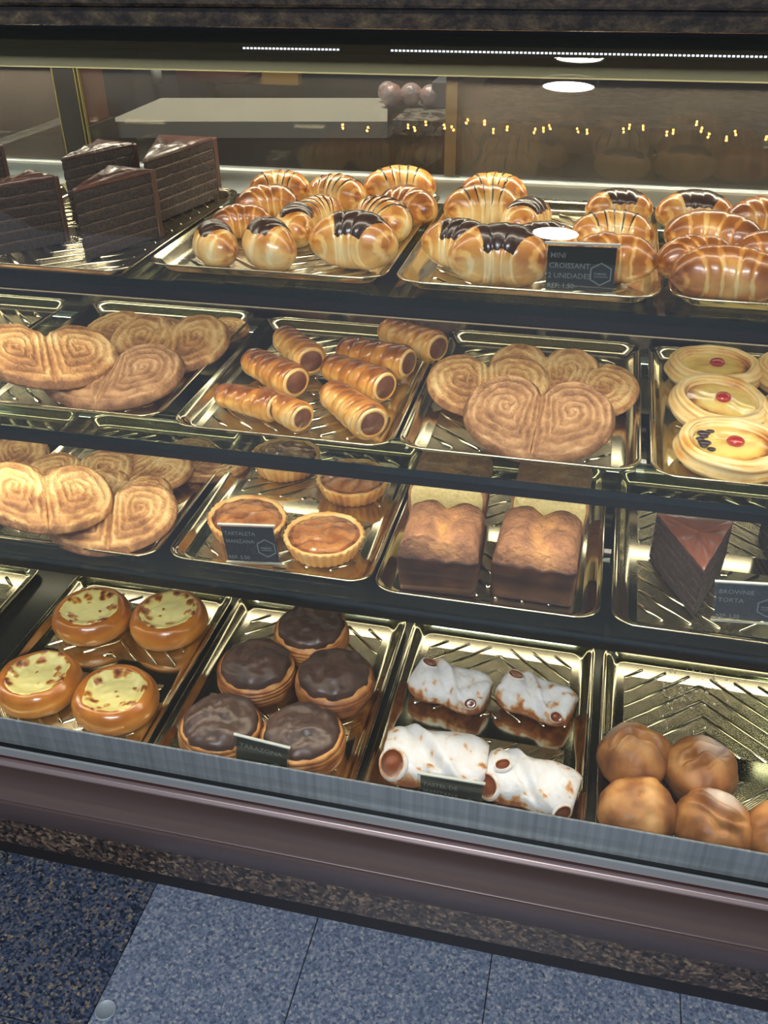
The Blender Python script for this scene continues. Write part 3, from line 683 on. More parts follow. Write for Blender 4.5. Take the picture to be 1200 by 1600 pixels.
# ---- croissants
def make_croissant(kind, seed, Lc=.082, R=.0225, bend=.9):
    root = empty('croissant', 'x', 'croissant', group='mini croissants')
    lead = R * .92
    def surf(t, a):
        s = t * 2 - 1
        env = max(0, 1 - abs(s) ** 2.6) ** .55
        ang = s * bend; rad = Lc / (2 * max(bend, .05))
        cx = rad * sin(ang); cy = rad * (cos(ang) - 1) + Lc * .10
        ph = s * 2.7 + .22 * sin(a * 1.0 + 1) + .15 * nz(s * 3, cos(a), seed); fr = abs(ph - round(ph))
        st = .93 + .085 * sqrt(max(0, 1 - (2 * fr) ** 3 * .9)) * (1)
        r = R * env * st * (1 + .05 * nz(t * 6, cos(a), sin(a) + seed))
        r = max(r, .0005)
        nx, ny = sin(ang), cos(ang)
        z = lead + r * sin(a)
        if sin(a) < 0: z = lead + r * sin(a) * .92
        return (cx + nx * r * cos(a) * 1.02, cy + ny * r * cos(a) * 1.02, z)
    def tone(t, a):
        s = t * 2 - 1; ph = s * 2.7 + .22 * sin(a + 1) + .15 * nz(s * 3, cos(a), seed); fr = abs(ph - round(ph))
        return max(0, min(1, .12 + .30 * max(0, sin(a)) + (-.16 if fr > .38 else .06) + .30 * nz(t * 4, cos(a) * 2, seed) + .22 * abs(s) ** 4 + (.22 if kind == 'plain' else 0)))
    body(surf, 54, 30, tone, 'body', F['croissant'], root, .005, .995)
    if kind == 'choc':
        patch(surf, .24, .84, pi * .22, pi * .86, .0016, 'chocolate_glaze', F['choc'], root, 22, 14, .10, seed)
    elif kind == 'chocfront':
        patch(surf, .34, .74, -pi * .30, pi * .55, .0018, 'chocolate_glaze', F['choc'], root, 20, 18, .12, seed)
    elif kind == 'drizzle':
        for k in range(5):
            c_ = .22 + .13 * k + .02 * nz(k, seed, 2)
            patch(surf, c_, c_ + .035, pi * (.02 + .05 * nz(k, 3, seed)), pi * .95, .0010, 'chocolate_drizzle', F['choc'], root, 3, 22, .5, seed + k)
    return root
CR = {'choc': [make_croissant('choc', 2), make_croissant('choc', 8, .078, .024, 1.0)], 
      'driz': [make_croissant('drizzle', 3), make_croissant('drizzle', 12, .086, .024, .7)], 'plain': [make_croissant('plain', 5), make_croissant('plain', 15, .09, .023, .7)]}
def cr(kind, i, u, v, rz, lb, sc=1.0, tilt=0, roll=0, dz=0): put(CR[kind][i], L1, u, v, .045, rz, lb, tilt, roll, sc, dz)
cr('driz', 0, 437, 293, 10, 'croissant with fine chocolate stripes at the back left of the crowded tray', .95)
cr('plain', 0, 418, 316, 30, 'plain shiny croissant in the second row at the left of the crowded tray', .95)
cr('driz', 1, 522, 304, -20, 'striped croissant in the middle of the back row of the crowded tray', .95)
cr('driz', 0, 500, 328, 60, 'small striped rolled croissant in the middle of the crowded tray', .85)
cr('driz', 1, 625, 296, 15, 'large striped croissant at the back right of the crowded tray', 1.05)
cr('plain', 0, 634, 322, -30, 'brightly lit croissant at the right edge of the crowded tray', 1.0)
cr('plain', 0, 377, 342, 20, 'plain amber croissant behind the front left chocolate one', .85)
cr('choc', 0, 473, 350, 100, 'croissant with a long chocolate strip in the middle of the crowded tray', .98)
cr('driz', 1, 590, 345, -40, 'croissant with a curled end and chocolate streaks, right of the middle', 1.0)
cr('choc', 0, 347, 378, 118, 'chocolate topped croissant at the front left of the crowded tray', .98)
cr('choc', 1, 432, 384, 125, 'second chocolate topped croissant in the front row of the crowded tray', 1.05)
cr('choc', 1, 550, 388, -8, 'big croissant with a chocolate back at the front right of the crowded tray', 1.2)
cr('driz', 0, 771, 300, 0, 'striped croissant at the back of the tray with the price card', 1.0)
cr('driz', 1, 755, 328, 15, 'glossy striped croissant behind the two front ones left of the card', 1.05)
cr('choc', 0, 830, 342, 70, 'croissant with a small chocolate cap behind the card, left side', .98)
cr('choc', 1, 712, 388, -25, 'chocolate capped croissant at the front left of the card tray', 1.05)
cr('choc', 1, 778, 415, 0, 'long golden croissant with dark chocolate back beside the price card', 1.25)
cr('choc', 0, 848, 385, 30, 'croissant mostly hidden behind the left half of the price card', 1.0)
cr('choc', 0, 968, 325, 10, 'round croissant with chocolate cap at the back right of the card tray', .95)
cr('driz', 1, 957, 368, 5, 'striped croissant behind the right half of the price card', 1.0)
cr('plain', 0, 955, 410, 10, 'glazed croissant right behind the price card', 1.1)
cr('choc', 0, 1085, 335, 0, 'pale croissant with a chocolate side at the back of the right tray', 1.05)
cr('plain', 1, 1112, 378, -20, 'wide browned croissant in the middle of the right tray', 1.15)
cr('plain', 0, 1090, 405, 20, 'knobbly browned croissant at the left front of the right tray', 1.0)
cr('plain', 1, 1135, 438, -5, 'large glossy croissant at the front of the right tray', 1.15)
cr('plain', 0, 1195, 345, 5, 'pale croissant at the right edge of the photo on the top shelf', 1.05)
cr('plain', 1, 1215, 400, -10, 'browned croissant cut by the right edge of the photo', 1.0)

# ---- tall chocolate layer cake blocks
def cake_poly(kind):
    # footprint: a cut face along local -y side, slightly narrowing to the back
    return [(-.062, -.030), (.062, -.030), (.050, .034), (-.052, -.024)] if kind == 'block' else [(0, -.062), (.042, .042), (-.042, .042)]
def make_cake(kind, seed, H=.098, layers=6):
    root = empty('chocolate_cake_slice', 'x', 'cake', group='chocolate layer cake slices')
    P = cake_poly(kind); dens = []
    nP = len(P)
    for i in range(nP):
        a, b_ = P[i], P[(i + 1) % nP]; m_ = 22
        for k in range(m_): dens.append((a[0] + (b_[0] - a[0]) * k / m_, a[1] + (b_[1] - a[1]) * k / m_))
    cx = sum(p[0] for p in P) / nP; cy = sum(p[1] for p in P) / nP
    def ring(z, k, jit, sd):
        r_ = []
        for (x, y) in dens:
            j = jit * nz(x * 160, y * 160, z * 160 + sd) if True else 0
            kk = k + j
            r_.append((cx + (x - cx) * kk, cy + (y - cy) * kk, z + jit * .02 * nz(x * 120, y * 120, sd)))
        return r_
    hl = H / layers; zz = 0
    for l in range(layers):
        b = MB(); z0 = l * hl; z1 = z0 + hl * .84
        b.rings([ring(z0 + (z1 - z0) * i / 4, 1.0 - (.012 if i in (0, 4) else 0), .035, seed + l * 3.1) for i in range(5)], True, True, True)
        b.build('sponge_layer', F['sponge_dark'], root)
        if l < layers - 1:
            b = MB(); b.rings([ring(z1 - .0003, .985, .01, seed + l), ring(z0 + hl + .0003, .985, .01, seed + l)], True, True, True); b.build('frosting_layer', F['frost_line'], root)
    # top frosting, lumpy along the cut edge
    ztop = H - hl * .16; R_ = []
    R_.append(ring(ztop, 1.0, .02, seed)); R_.append(ring(ztop + .0022, 1.015, .03, seed)); R_.append(ring(ztop + .0042, .99, .03, seed + 2))
    for k in (.85, .6, .3, .02): R_.append([(cx + (x - cx) * k, cy + (y - cy) * k, ztop + .0046 + .0010 * nz(x * 60, y * 60, k * 3 + seed) + .0012 * sin(y * 200 + x * 30)) for x, y in dens])
    b = MB(); b.rings(R_, True, True, True); b.build('top_frosting', F['frost_gloss'] if kind == 'wedge' else F['frost_dark'], root)
    # outside frosting on the back and one end
    b = MB()
    if kind == 'block':
        e = [(P[1][0] - .002, P[1][1] - .001), (P[1][0] + .006, P[1][1] - .001), (P[2][0] + .006, P[2][1] + .002), (P[2][0] - .002, P[2][1] + .001)]
    else:
        e = [(P[1][0] - .001, P[1][1] - .002), (P[1][0] + .0005, P[1][1] + .006), (P[2][0] - .0005, P[2][1] + .006), (P[2][0] + .001, P[2][1] - .002)]
    b.rings([[(x, y, z) for x, y in e] for z in (0, ztop * .5, ztop + .003)], True, True, True); bevel(b.build('side_frosting', F['frost'], root, smooth=False), .0015)
    return root
ck = make_cake('block', 3, .072); ck2 = make_cake('block', 11, .070)
def place_base(root, lv, u, v, rz, lb, sc=1.0): # (u, v) = where the middle of the front foot stands
    p = at(u, v, FLR[lv]); return stand(root, (p.x, p.y, FLR[lv]), rz, 0, 0, lb, sc)
def edge_place(root, lv, pl, pr, width, lb, depth, sc=1.0, face=-.030, drz=0):
    """stand a block so that its front foot edge runs between two seen points"""
    a = at(pl[0], pl[1], FLR[lv]); b = at(pr[0], pr[1], FLR[lv]); d = (b - a); ang = atan2(d.y, d.x); k = d.length / width * sc
    mid = (a + b) / 2; off = Vector((-sin(ang), cos(ang), 0)) * (-face * k)
    return stand(root, (mid.x + off.x, mid.y + off.y, FLR[lv]), math.degrees(ang) + drz, 0, 0, lb, (k, k, 1.0))
edge_place(ck, L1, (238, 352), (343, 308), .124, 'tall chocolate layer cake slice at the back right of its tray', .06)
edge_place(ck2, L1, (114, 345), (222, 316), .124, 'tall chocolate layer cake slice at the back, behind the front one', .06)
edge_place(ck, L1, (134, 408), (251, 370), .124, 'tall chocolate layer cake slice at the front of its tray', .06)
edge_place(ck2, L1, (-12, 402), (106, 378), .124, 'chocolate layer cake slice at the far left front of the top shelf', .06)
edge_place(ck, L1, (-75, 335), (22, 322), .124, 'dark cake slice cut by the left edge of the photo', .06)
# brownie torte wedges
wd_ = make_cake('wedge', 21, .064, 6)
p = at(1080, 966, FLR[L3]); stand(wd_, (p.x + .000, p.y + .062, FLR[L3]), 2, 0, 0, 'pointed chocolate cake wedge with a shiny brown top on the third shelf', 1.0)
p = at(1215, 905, FLR[L3]); stand(wd_, (p.x + .02, p.y + .03, FLR[L3]), -10, 0, 0, 'second chocolate cake wedge cut by the right edge of the photo', 1.0)

# ---- cherry danish
def make_danish(seed):
    root = empty('cherry_danish', 'x', 'danish', group='cherry danishes')
    N = 64; prof = [(.001, .001), (.040, .0), (.050, .004), (.0535, .012), (.0525, .021), (.048, .0275), (.0425, .0285), (.0385, .0255), (.0365, .0205), (.034, .0180)]
    R_ = []; T_ = []; fine = []
    for i in range(len(prof) - 1):
        for k in range(4): fine.append(tuple(prof[i][d] + (prof[i + 1][d] - prof[i][d]) * k / 4 for d in (0, 1)))
    fine.append(prof[-1])
    for i, (r, z) in enumerate(fine):
        row = []; tr = []
        for j in range(N):
            a = 2 * pi * j / N; sp_ = .0022 * sin(i * .9 + a * 1.0) * (1 if 4 < i < 30 else 0)
            rr = r + sp_ * .6 + .0016 * nz(cos(a) * 2, sin(a) * 2, seed) ; row.append((rr * cos(a) * 1.06, rr * sin(a), z + .0014 * nz(cos(a) * 2, sin(a) * 2, seed + 5) * (z > .02)))
            tr.append(max(0, min(1, .26 + .20 * sin(i * 1.9 + a * 2) + .45 * max(0, nz(cos(a) * 1.5, sin(a) * 1.5, seed + 7)) + (.5 * max(0, sin(a + 1 + seed)) if i > 27 else 0))))
        R_.append(row); T_.append(tr)
    b = MB(); b.rings(R_, True, True, False, T_); b.build('crust', F['danish'], root)
    R_ = []; T_ = []
    for k in range(9):
        r = .0368 * (1 - k / 8) + .0003; R_.append([(r * cos(a) * 1.06, r * sin(a), .0205 + .0022 * (1 - (r / .037) ** 2) + .0008 * nz(cos(a) * r * 90, sin(a) * r * 90, seed)) for a in [2 * pi * j / N for j in range(N)]])
        T_.append([max(0, min(1, (.75 - k * .25) * (.5 + .7 * sin(a + 1.2 + seed)) + .12)) for a in [2 * pi * j / N for j in range(N)]])
    b = MB(); b.rings(R_, True, False, True, T_); b.build('custard', F['custard'], root)
    b = MB(); rr = .0082
    b.rings([[(rr * sin(t) * cos(a) * 1.1 + .002, rr * sin(t) * sin(a), .0252 + rr * .62 * -cos(t)) for a in [2 * pi * j / 20 for j in range(20)]] for t in [pi * i / 10 for i in range(11)]]); b.build('cherry', F['cherry'], root)
    return root
d1, d2, d3 = make_danish(1), make_danish(4), make_danish(7)
for k in range(7):
    a = 2.4 + .24 * k; q = MB(); rr = .0030 + .0016 * (k % 3 == 1)
    q.rings([[(.029 * cos(a) * (1 + .12 * (k % 2)) + rr * 1.5 * sin(t) * cos(x), .028 * sin(a) + rr * sin(t) * sin(x), .0238 - rr * .5 * cos(t)) for x in [2 * pi * j / 12 for j in range(12)]] for t in [pi * i / 6 for i in range(7)]]); q.build('raisin', F['raisin'], d3)
put(d1, L2, 1115, 582, .024, 10, 'cherry danish at the back of the stack near the right edge')
put(d2, L2, 1121, 636, .024, 50, 'cherry danish with a bright red cherry in the middle of the row', dz=.006, tilt=8)
put(d3, L2, 1143, 702, .030, 0, 'cherry danish at the front right with dark raisins in its custard', tilt=2)
put(d2, L2, 1250, 590, .024, 90, 'danish cut by the right edge at the back of the second shelf')
put(d2, L2, 1262, 660, .024, 140, 'danish cut by the right edge in front on the second shelf')

# ---- apple tartlets
def make_tart(seed):
    root = empty('apple_tartlet', 'x', 'tartlet', group='glazed apple tartlets')
    N = 96; R_ = []; T_ = []
    prof = [(.034, 0), (.040, .0015), (.0440, .012), (.0475, .0200), (.0480, .0225), (.0465, .0240), (.0440, .0235), (.0425, .0205), (.0415, .0175)]
    for i, (r, z) in enumerate(prof):
        fl = .0013 if 1 <= i <= 4 else (.0005 if i == 5 else 0)
        R_.append([((r + fl * cos(a * 30) + .0008 * nz(cos(a) * 3, sin(a) * 3, seed)) * cos(a), (r + fl * cos(a * 30) + .0008 * nz(cos(a) * 3, sin(a) * 3, seed)) * sin(a), z + (.0012 * nz(cos(a) * 4, sin(a) * 4, seed + 3) if i > 3 else 0)) for a in [2 * pi * j / N for j in range(N)]])
        T_.append([max(0, min(1, .22 + (.12 if i < 3 else 0) + .35 * nz(cos(a) * 2, sin(a) * 2, seed + i * .2) + (.15 if cos(a * 30) < 0 and 1 <= i <= 4 else 0))) for a in [2 * pi * j / N for j in range(N)]])
    b = MB(); b.rings(R_, True, True, False, T_); b.build('crust', F['tart_crust'], root)
    R_ = []; T_ = []
    for k in range(22):
        f = 1 - k / 21; r = .0432 * f + .0002; row = []; tr = []
        for j in range(N):
            a = 2 * pi * j / N; x, y = r * cos(a), r * sin(a)
            s_ = (x * cos(seed) + y * sin(seed)) * 150 + 2 * nz(x * 50, y * 50, seed)
            z = .0205 + .0050 * (1 - f ** 3) + .0022 * (abs(sin(s_)) ** .7) * (1 - f ** 4) + .0022 * nz(x * 110, y * 110, seed)
            row.append((x, y, z)); tr.append(max(0, min(1, .38 - .30 * abs(sin(s_)) + .35 * nz(x * 40, y * 40, seed + 8) + (.35 if f > .9 else 0))))
        R_.append(row); T_.append(tr)
    b = MB(); b.rings(R_, True, False, True, T_); b.build('apple_topping', F['apple_glaze'], root)
    return root
t1, t2 = make_tart(1.0), make_tart(2.2)
put(t1, L3, 447, 722, .020, 0, 'apple tartlet at the back left, partly hidden by the shelf edge above')
put(t2, L3, 552, 758, .020, 30, 'apple tartlet at the back right of its tray on the third shelf')
put(t1, L3, 386, 818, .024, 80, 'apple tartlet behind the small black card on the third shelf', dz=.004, tilt=4)
put(t2, L3, 507, 846, .022, 160, 'apple tartlet at the front right of its tray on the third shelf', dz=.002)

# ---- loaf cakes
def make_loaf(kind, seed, Wd=.088, H=.076, D=.075):
    root = empty('loaf_cake', 'x', 'loaf cake', group='loaf cake pieces')
    def sect(n=88, k=1.0):
        pts = []
        for i in range(n):
            f = i / n; 
            if f < .25: x = -.5 + 4 * f * 1.0; z = 0; x = x * .94; z = 0
            elif f < .45: t = (f - .25) / .20; x = .47 + .03 * t; z = .62 * t
            elif f < .80:
                t = (f - .45) / .35; a = t * pi; x = .5 * cos(a) if 0 else .5 * (abs(cos(a)) ** .55) * (1 if cos(a) >= 0 else -1); z = .62 + .38 * (abs(sin(a)) ** .75)
                z -= .075 * exp(-((x - .05) / .07) ** 2)
            else: t = (f - .80) / .20; x = -.5 + .03 * t; z = .62 * (1 - t)
            pts.append((x * Wd, z * H))
        return pts
    s0 = sect(); cx, cz = 0, H * .45
    ny = 30; R_ = []; T_ = []
    for i in range(ny + 1):
        f = i / ny; y = -D / 2 + D * f; row = []; tr = []
        for (x, z) in s0:
            top = sstep(H * .55, H * .75, z); cr_ = exp(-((x - .05 * Wd - .004 * sin(f * 9 + seed)) / (.085 * Wd)) ** 2) * top
            zz = z + top * (.0030 * nz(x * 60, y * 60, seed) + .0015 * nz(x * 180, y * 180, seed)) - cr_ * .008 * (1 if kind == 'choc' else .6)
            k = 1 + .012 * nz(x * 70, z * 70, y * 70 + seed)
            row.append((x * k, y, zz)); tr.append(max(0, min(1, .50 + .12 * nz(x * 50, y * 50, seed) - .45 * cr_ + (.16 if z < H * .5 else 0) - (.22 if kind != 'choc' else 0))))
        R_.append(row); T_.append(tr)
    b = MB(); b.rings(R_, True, True, True, T_); b.build('crust', F['loaf_crust'], root)
    if kind == 'cut':
        R_ = []; 
        for k, yy in ((.93, -.0004), (.92, -.0016), (.6, -.0018), (.3, -.0018), (.02, -.0018)):
            R_.append([(x * k, -D / 2 + yy + .0005 * nz(x * 200, z * 200, seed), cz + (z - cz) * k) for x, z in s0])
        b = MB(); b.rings(R_, True, False, True, [[.35 + .2 * nz(x * 50, z * 50, seed) for x, z in s0] for _ in R_]); b.build('cut_face', F['crumb'], root)
    else:
        # chocolate coat around the lower part
        hgt = .60; R_ = []
        b = MB(); n_ = 80
        path = []
        x0_, y0_, rc = Wd / 2 + .0016, D / 2 + .0018, .006
        path = rrect(x0_, y0_, rc, 6); dens = []
        for i in range(len(path)):
            a_, c_ = path[i], path[(i + 1) % len(path)]; m_ = max(1, int(math.hypot(a_[0] - c_[0], a_[1] - c_[1]) / .003))
            for q_ in range(m_): dens.append((a_[0] + (c_[0] - a_[0]) * q_ / m_, a_[1] + (c_[1] - a_[1]) * q_ / m_))
        for zf, k in ((0, .985), (.06, 1.0), (.3, 1.0), (.6, 1.005), (.8, 1.01), (.95, 1.005), (1.0, .985), (1.0, .955)):
            R_.append([(x * k * (.95 + .05 * min(1, zf * 1.6)), y * k, (H * hgt + .0022 * nz(x * 90, y * 90, seed) + .0012 * sin(x * 260 + seed)) * zf) for x, y in dens])
        b.rings(R_, True, True, False, [[.25 + .3 * nz(x * 40, y * 40 + k_, seed) for x, y in dens] for k_ in range(8)]); b.build('chocolate_coat', F['choc_loaf'], root)
    return root
F['choc_loaf'] = mat_food('brown_chocolate_coat', [(0, '#553624'), (.35, '#362116'), (1, '#1c110b')], 35, .4, .5, .3, 60, .0015, coat=0, spec=.25)
lc = make_loaf('cut', 3); lh = make_loaf('choc', 8)
def loaf(root, lv, u0, v0, u1, v1, lb, sc=1.0, wd=.088, D=.075):
    a = at(u0, v0, FLR[lv]); b = at(u1, v1, FLR[lv]); d = b - a; ang = atan2(d.y, d.x); k = d.length / (wd * .94)
    off = Vector((-sin(ang), cos(ang), 0)) * (D / 2 * k)
    return stand(root, ((a.x + b.x) / 2 + off.x, (a.y + b.y) / 2 + off.y, FLR[lv]), math.degrees(ang), 0, 0, lb, (k, k, sc))
lA = loaf(lh, L3, 626, 919, 740, 932, 'chocolate dipped loaf cake with a cracked top at the front left')
lB = loaf(lh, L3, 770, 930, 890, 948, 'chocolate dipped loaf cake at the front right of the loaf tray')
lC = loaf(lc, L3, 641, 828, 752, 840, 'cut loaf cake with pale crumb behind the left chocolate loaf', 1.05)
lD = loaf(lc, L3, 798, 840, 909, 854, 'cut loaf cake with pale crumb behind the right chocolate loaf', 1.05)

# ---- cheese buns
def make_bun(seed, rx=.049, ry=.047, H=.032):
    root = empty('cheese_bun', 'x', 'bun', group='cream cheese filled buns')
    N = 72
    def top(r, a):   # r 0..1.0 radial in plan
        z = H * (1 - max(0, (r - .62) / .42) ** 2.2 * .62) if r > .62 else H * (1 - .22 * (1 - r / .62) ** 1.0 * 1.2)
        return z
    R_ = []; T_ = []
    for i, (r, z) in enumerate(((.70, 0), (.86, .0010), (.96, .006), (1.0, .013), (.985, .020), (.94, .0255), (.87, .0300), (.79, .0320), (.72, .0318), (.66, .0300), (.62, .0275))):
        row = []; tr = []
        for j in range(N):
            a = 2 * pi * j / N; w_ = 1 + .03 * nz(cos(a) * 1.5, sin(a) * 1.5, seed)
            row.append((rx * r * w_ * cos(a), ry * r * w_ * sin(a), z + .0014 * nz(cos(a) * 2, sin(a) * 2, seed + 4)))
            tr.append(max(0, min(1, .38 + .10 * nz(cos(a) * 2, sin(a) * 2, i * .3 + seed) + (.12 if z > .024 else 0) - (.22 if z < .006 else 0))))
        R_.append(row); T_.append(tr)
    b = MB(); b.rings(R_, True, True, False, T_); b.build('bread', F['bun'], root)
    R_ = []; T_ = []; rnd = random.Random(seed * 17 + 3)
    spots = [(rnd.uniform(.46, .80), rnd.uniform(0, 2 * pi), rnd.uniform(.06, .15)) for _ in range(22)] + [(rnd.uniform(0, .4), rnd.uniform(0, 2 * pi), .05) for _ in range(2)]
    ox = rnd.uniform(-.06, .06)
    for k in range(26):
        f = 1 - k / 25; row = []; tr = []
        for j in range(N):
            a = 2 * pi * j / N
            lim = .74 + .09 * nz(cos(a) * 1.8, sin(a) * 1.8, seed + 20) + .05 * nz(cos(a) * 5, sin(a) * 5, seed + 21)
            r = lim * f + .004; px, py = r * cos(a) + ox * f, r * sin(a)
            z = .0322 - .0052 * sstep(.72, .45, r) + .0009 * nz(px * 6, py * 6, seed) - (.0016 if f > .97 else 0)
            sp_ = 0
            for (sr, sa, sw) in spots:
                d = math.hypot(px - sr * cos(sa), py - sr * sin(sa)); sp_ = max(sp_, 1 - sstep(sw * .45, sw * 1.2, d + .03 * nz(px * 14, py * 14, seed)))
            z += .0016 * sp_
            row.append((rx * px, ry * py, z)); tr.append(max(0, min(1, .10 + .85 * sp_ * (.7 + .6 * nz(px * 9, py * 9, seed)) + (.30 * sstep(.55, .8, r)) )))
        R_.append(row); T_.append(tr)
    b = MB(); b.rings(R_, True, False, True, T_); b.build('cheese_topping', F['cheese'], root)
    return root
BN = [(145, 967, 1, 10, 'oblong cheese bun at the back left of the bottom left tray'), (265, 973, 2, 60, 'glossy cheese bun at the back right of the bottom left tray'),
      (62, 1072, 3, 20, 'cheese bun cut by the left edge at the front of the bottom left tray'), (182, 1097, 4, 150, 'cheese bun with a hollow pale centre at the front right of its tray')]
for u, v, sd, rz, lb in BN: put(make_bun(sd), L4, u, v, .026, rz, lb, scale=1.13)

# ---- chocolate topped laminated pastries
def make_chocp(seed):
    root = empty('chocolate_topped_pastry', 'x', 'pastry', group='chocolate topped pastries')
    N = 64; R_ = []; T_ = []
    for i in range(21):
        f = i / 20; z = .030 * f; r = .0415 + .0050 * sin(f * pi * .8) + .0014 * sin(f * 40 + seed) - (.004 if i == 0 else 0)
        row = []; tr = []
        for j in range(N):
            a = 2 * pi * j / N; rr = r + .0016 * nz(cos(a) * 2, sin(a) * 2, f * 2 + seed) + .0010 * sin(a * 1 + f * 40)
            row.append((rr * cos(a), rr * sin(a), z + .0012 * sin(a + seed))); tr.append(max(0, min(1, .45 + .22 * sin(f * 40 + a) + .3 * nz(cos(a) * 3, sin(a) * 3, f * 4))))
        R_.append(row); T_.append(tr)
    R_.append([(x * .93, y * .93, .0325 + .001 * nz(x * 90, y * 90, seed)) for x, y, z in R_[-1]]); T_.append([.25 + .3 * nz(k, 2, seed) for k in range(N)])
    R_.append([(x * .7, y * .7, .034) for x, y, z in R_[-1]]); T_.append([.4] * N)
    b = MB(); b.rings(R_, True, True, True, T_); b.build('crust', F['puff'], root)
    R_ = []; NT = 34
    for k in range(NT + 1):
        f = 1 - k / NT; row = []
        for j in range(N):
            a = 2 * pi * j / N; lim = .0418 * (1 + .07 * nz(cos(a) * 3, sin(a) * 3, seed + 2) + .02 * nz(cos(a) * 9, sin(a) * 9, seed))
            r = lim * f + .0002; x, y = r * cos(a), r * sin(a)
            fold = .0022 * sin((x * cos(seed) + y * sin(seed)) * 130 + 5 * nz(x * 30, y * 30, seed)) * exp(-((r - .016) / .018) ** 2)
            z = .0322 + .0165 * sqrt(max(0, 1 - f ** 2.4)) + fold * sstep(1, .7, f) + .0036 * nz(x * 60, y * 60, seed + 3) + .0010 * nz(x * 180, y * 180, seed) - (.0022 if f > .985 else 0)
            row.append((x, y, z))
        R_.append(row)
    b = MB(); b.rings(R_, True, False, True, [[max(0, min(1, .45 + .3 * nz(p[0] * 50, p[1] * 50, seed))) for p in r_] for r_ in R_]); b.build('chocolate_dome', F['choc_matte'], root)
    return root
CP = [(487, 990, 1, 'chocolate topped pastry at the back of its tray'), (401, 1048, 2, 'chocolate topped pastry at the left of the middle row'), (522, 1064, 3, 'chocolate topped pastry with deep folds at the right of the middle row'),
      (346, 1140, 4, 'chocolate topped pastry at the front left, behind the card'), (473, 1155, 5, 'chocolate topped pastry at the front right, behind the card')]
for u, v, sd, lb in CP: put(make_chocp(sd), L4, u, v, .046, sd * 70, lb, scale=1.08)

# ---- sugared apple parcels
def make_parcel(seed, Lp=.098, Wp=.066, H=.036):
    root = empty('apple_parcel', 'x', 'pastry', group='sugar dusted apple parcels')
    def surf(t, a):
        s = t * 2 - 1; env = (1 - abs(s) ** 6 * .30)
        pinch = 1 - .12 * exp(-(s / .30) ** 2)
        x = s * Lp / 2; cy = cos(a); sy = sin(a)
        yy = Wp / 2 * (abs(cy) ** .75) * (1 if cy >= 0 else -1) * env * pinch
        zz = H / 2 + H / 2 * (abs(sy) ** .8) * (1 if sy >= 0 else -1) * env
        fl = (.0050 * exp(-((s * .8 + .45 * cos(a)) / .09) ** 2) - .0045 * exp(-((s * .8 + .45 * cos(a) + .20) / .09) ** 2) - .0035 * exp(-((s * .8 - .55 * cos(a) - .42) / .08) ** 2)) * max(0, sy) ** .5      # diagonal fold
        zz += fl + .0050 * nz(x * 42, yy * 42, seed) * max(0, sy) + .0008 * nz(x * 200, yy * 200, seed)
        yy += .002 * nz(x * 40, zz * 60, seed)
        x += .003 * nz(yy * 40, zz * 50, seed + 2) * (1 if abs(s) > .8 else .3)
        return (x, yy, max(0, zz))
    def tone(t, a):
        sy = sin(a); s = t * 2 - 1
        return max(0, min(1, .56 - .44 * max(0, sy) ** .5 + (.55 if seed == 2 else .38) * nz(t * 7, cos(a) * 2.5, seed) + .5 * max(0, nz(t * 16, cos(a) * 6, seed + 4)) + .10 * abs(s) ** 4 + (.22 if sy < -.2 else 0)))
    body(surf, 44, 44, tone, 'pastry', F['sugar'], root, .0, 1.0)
    # open ends and holes showing the apple filling
    def hole(t, a, w_, l_, nm='filling'):
        p = Vector(surf(t, a)); du = Vector(surf(min(1, t + .02), a)) - Vector(surf(max(0, t - .02), a)); dv = Vector(surf(t, a + .06)) - Vector(surf(t, a - .06)); n = du.cross(dv).normalized()
        cc = Vector((0, 0, H / 2)); 
        if n.dot(p - cc) < 0: n = -n
        du.normalize(); dv.normalize(); b = MB(); rr = []
        for k, (q, hgt) in enumerate(((1.22, -.0012), (1.12, .0014), (1.0, .0020), (.88, .0008))):
            rr.append([p + du * (l_ * q * cos(x)) + dv * (w_ * q * sin(x)) + n * hgt for x in [2 * pi * j / 22 for j in range(22)]])
        b.rings(rr, True, tones=[[.35] * 22, [.35] * 22, [.5] * 22, [.75] * 22]); b.build('pastry_lip', F['sugar'], root)
        b = MB(); rr = [[p + du * (l_ * q * cos(x)) + dv * (w_ * q * sin(x)) + n * hg for x in [2 * pi * j / 22 for j in range(22)]] for q, hg in ((.92, .0012), (.7, .0006), (.35, .0010), (.02, .0014))]
        b.rings(rr, True, False, True, tones=[[.85] * 22, [.6] * 22, [.45] * 22, [.4] * 22]); b.build(nm, F['apple_fill'], root)
    if seed in (1, 2):
        hole(.88, pi * .84, .0065, .0075); hole(.15, pi * .42, .009, .010)
    elif seed == 3:
        hole(.12, pi * .74, .0135, .0125); hole(.90, pi * .9, .006, .007)
    else:
        hole(.11, pi * .84, .0115, .0125); hole(.20, pi * .52, .0085, .008); hole(.92, pi * .92, .0085, .0085)
    return root
AP = [(704, 1072, 1, -12, 1.0, 'thickly sugared apple parcel at the back left of its tray'), (838, 1090, 2, -16, .95, 'lightly sugared apple parcel at the back right of its tray'),
      (680, 1190, 3, 2, 1.22, 'apple parcel with a big open filling at the front left, behind the card'), (828, 1225, 4, -10, 1.08, 'apple parcel with open filling at the front right of its tray')]
for u, v, sd, rz, sc, lb in AP: put(make_parcel(sd), L4, u, v, .036, rz, lb, scale=sc)

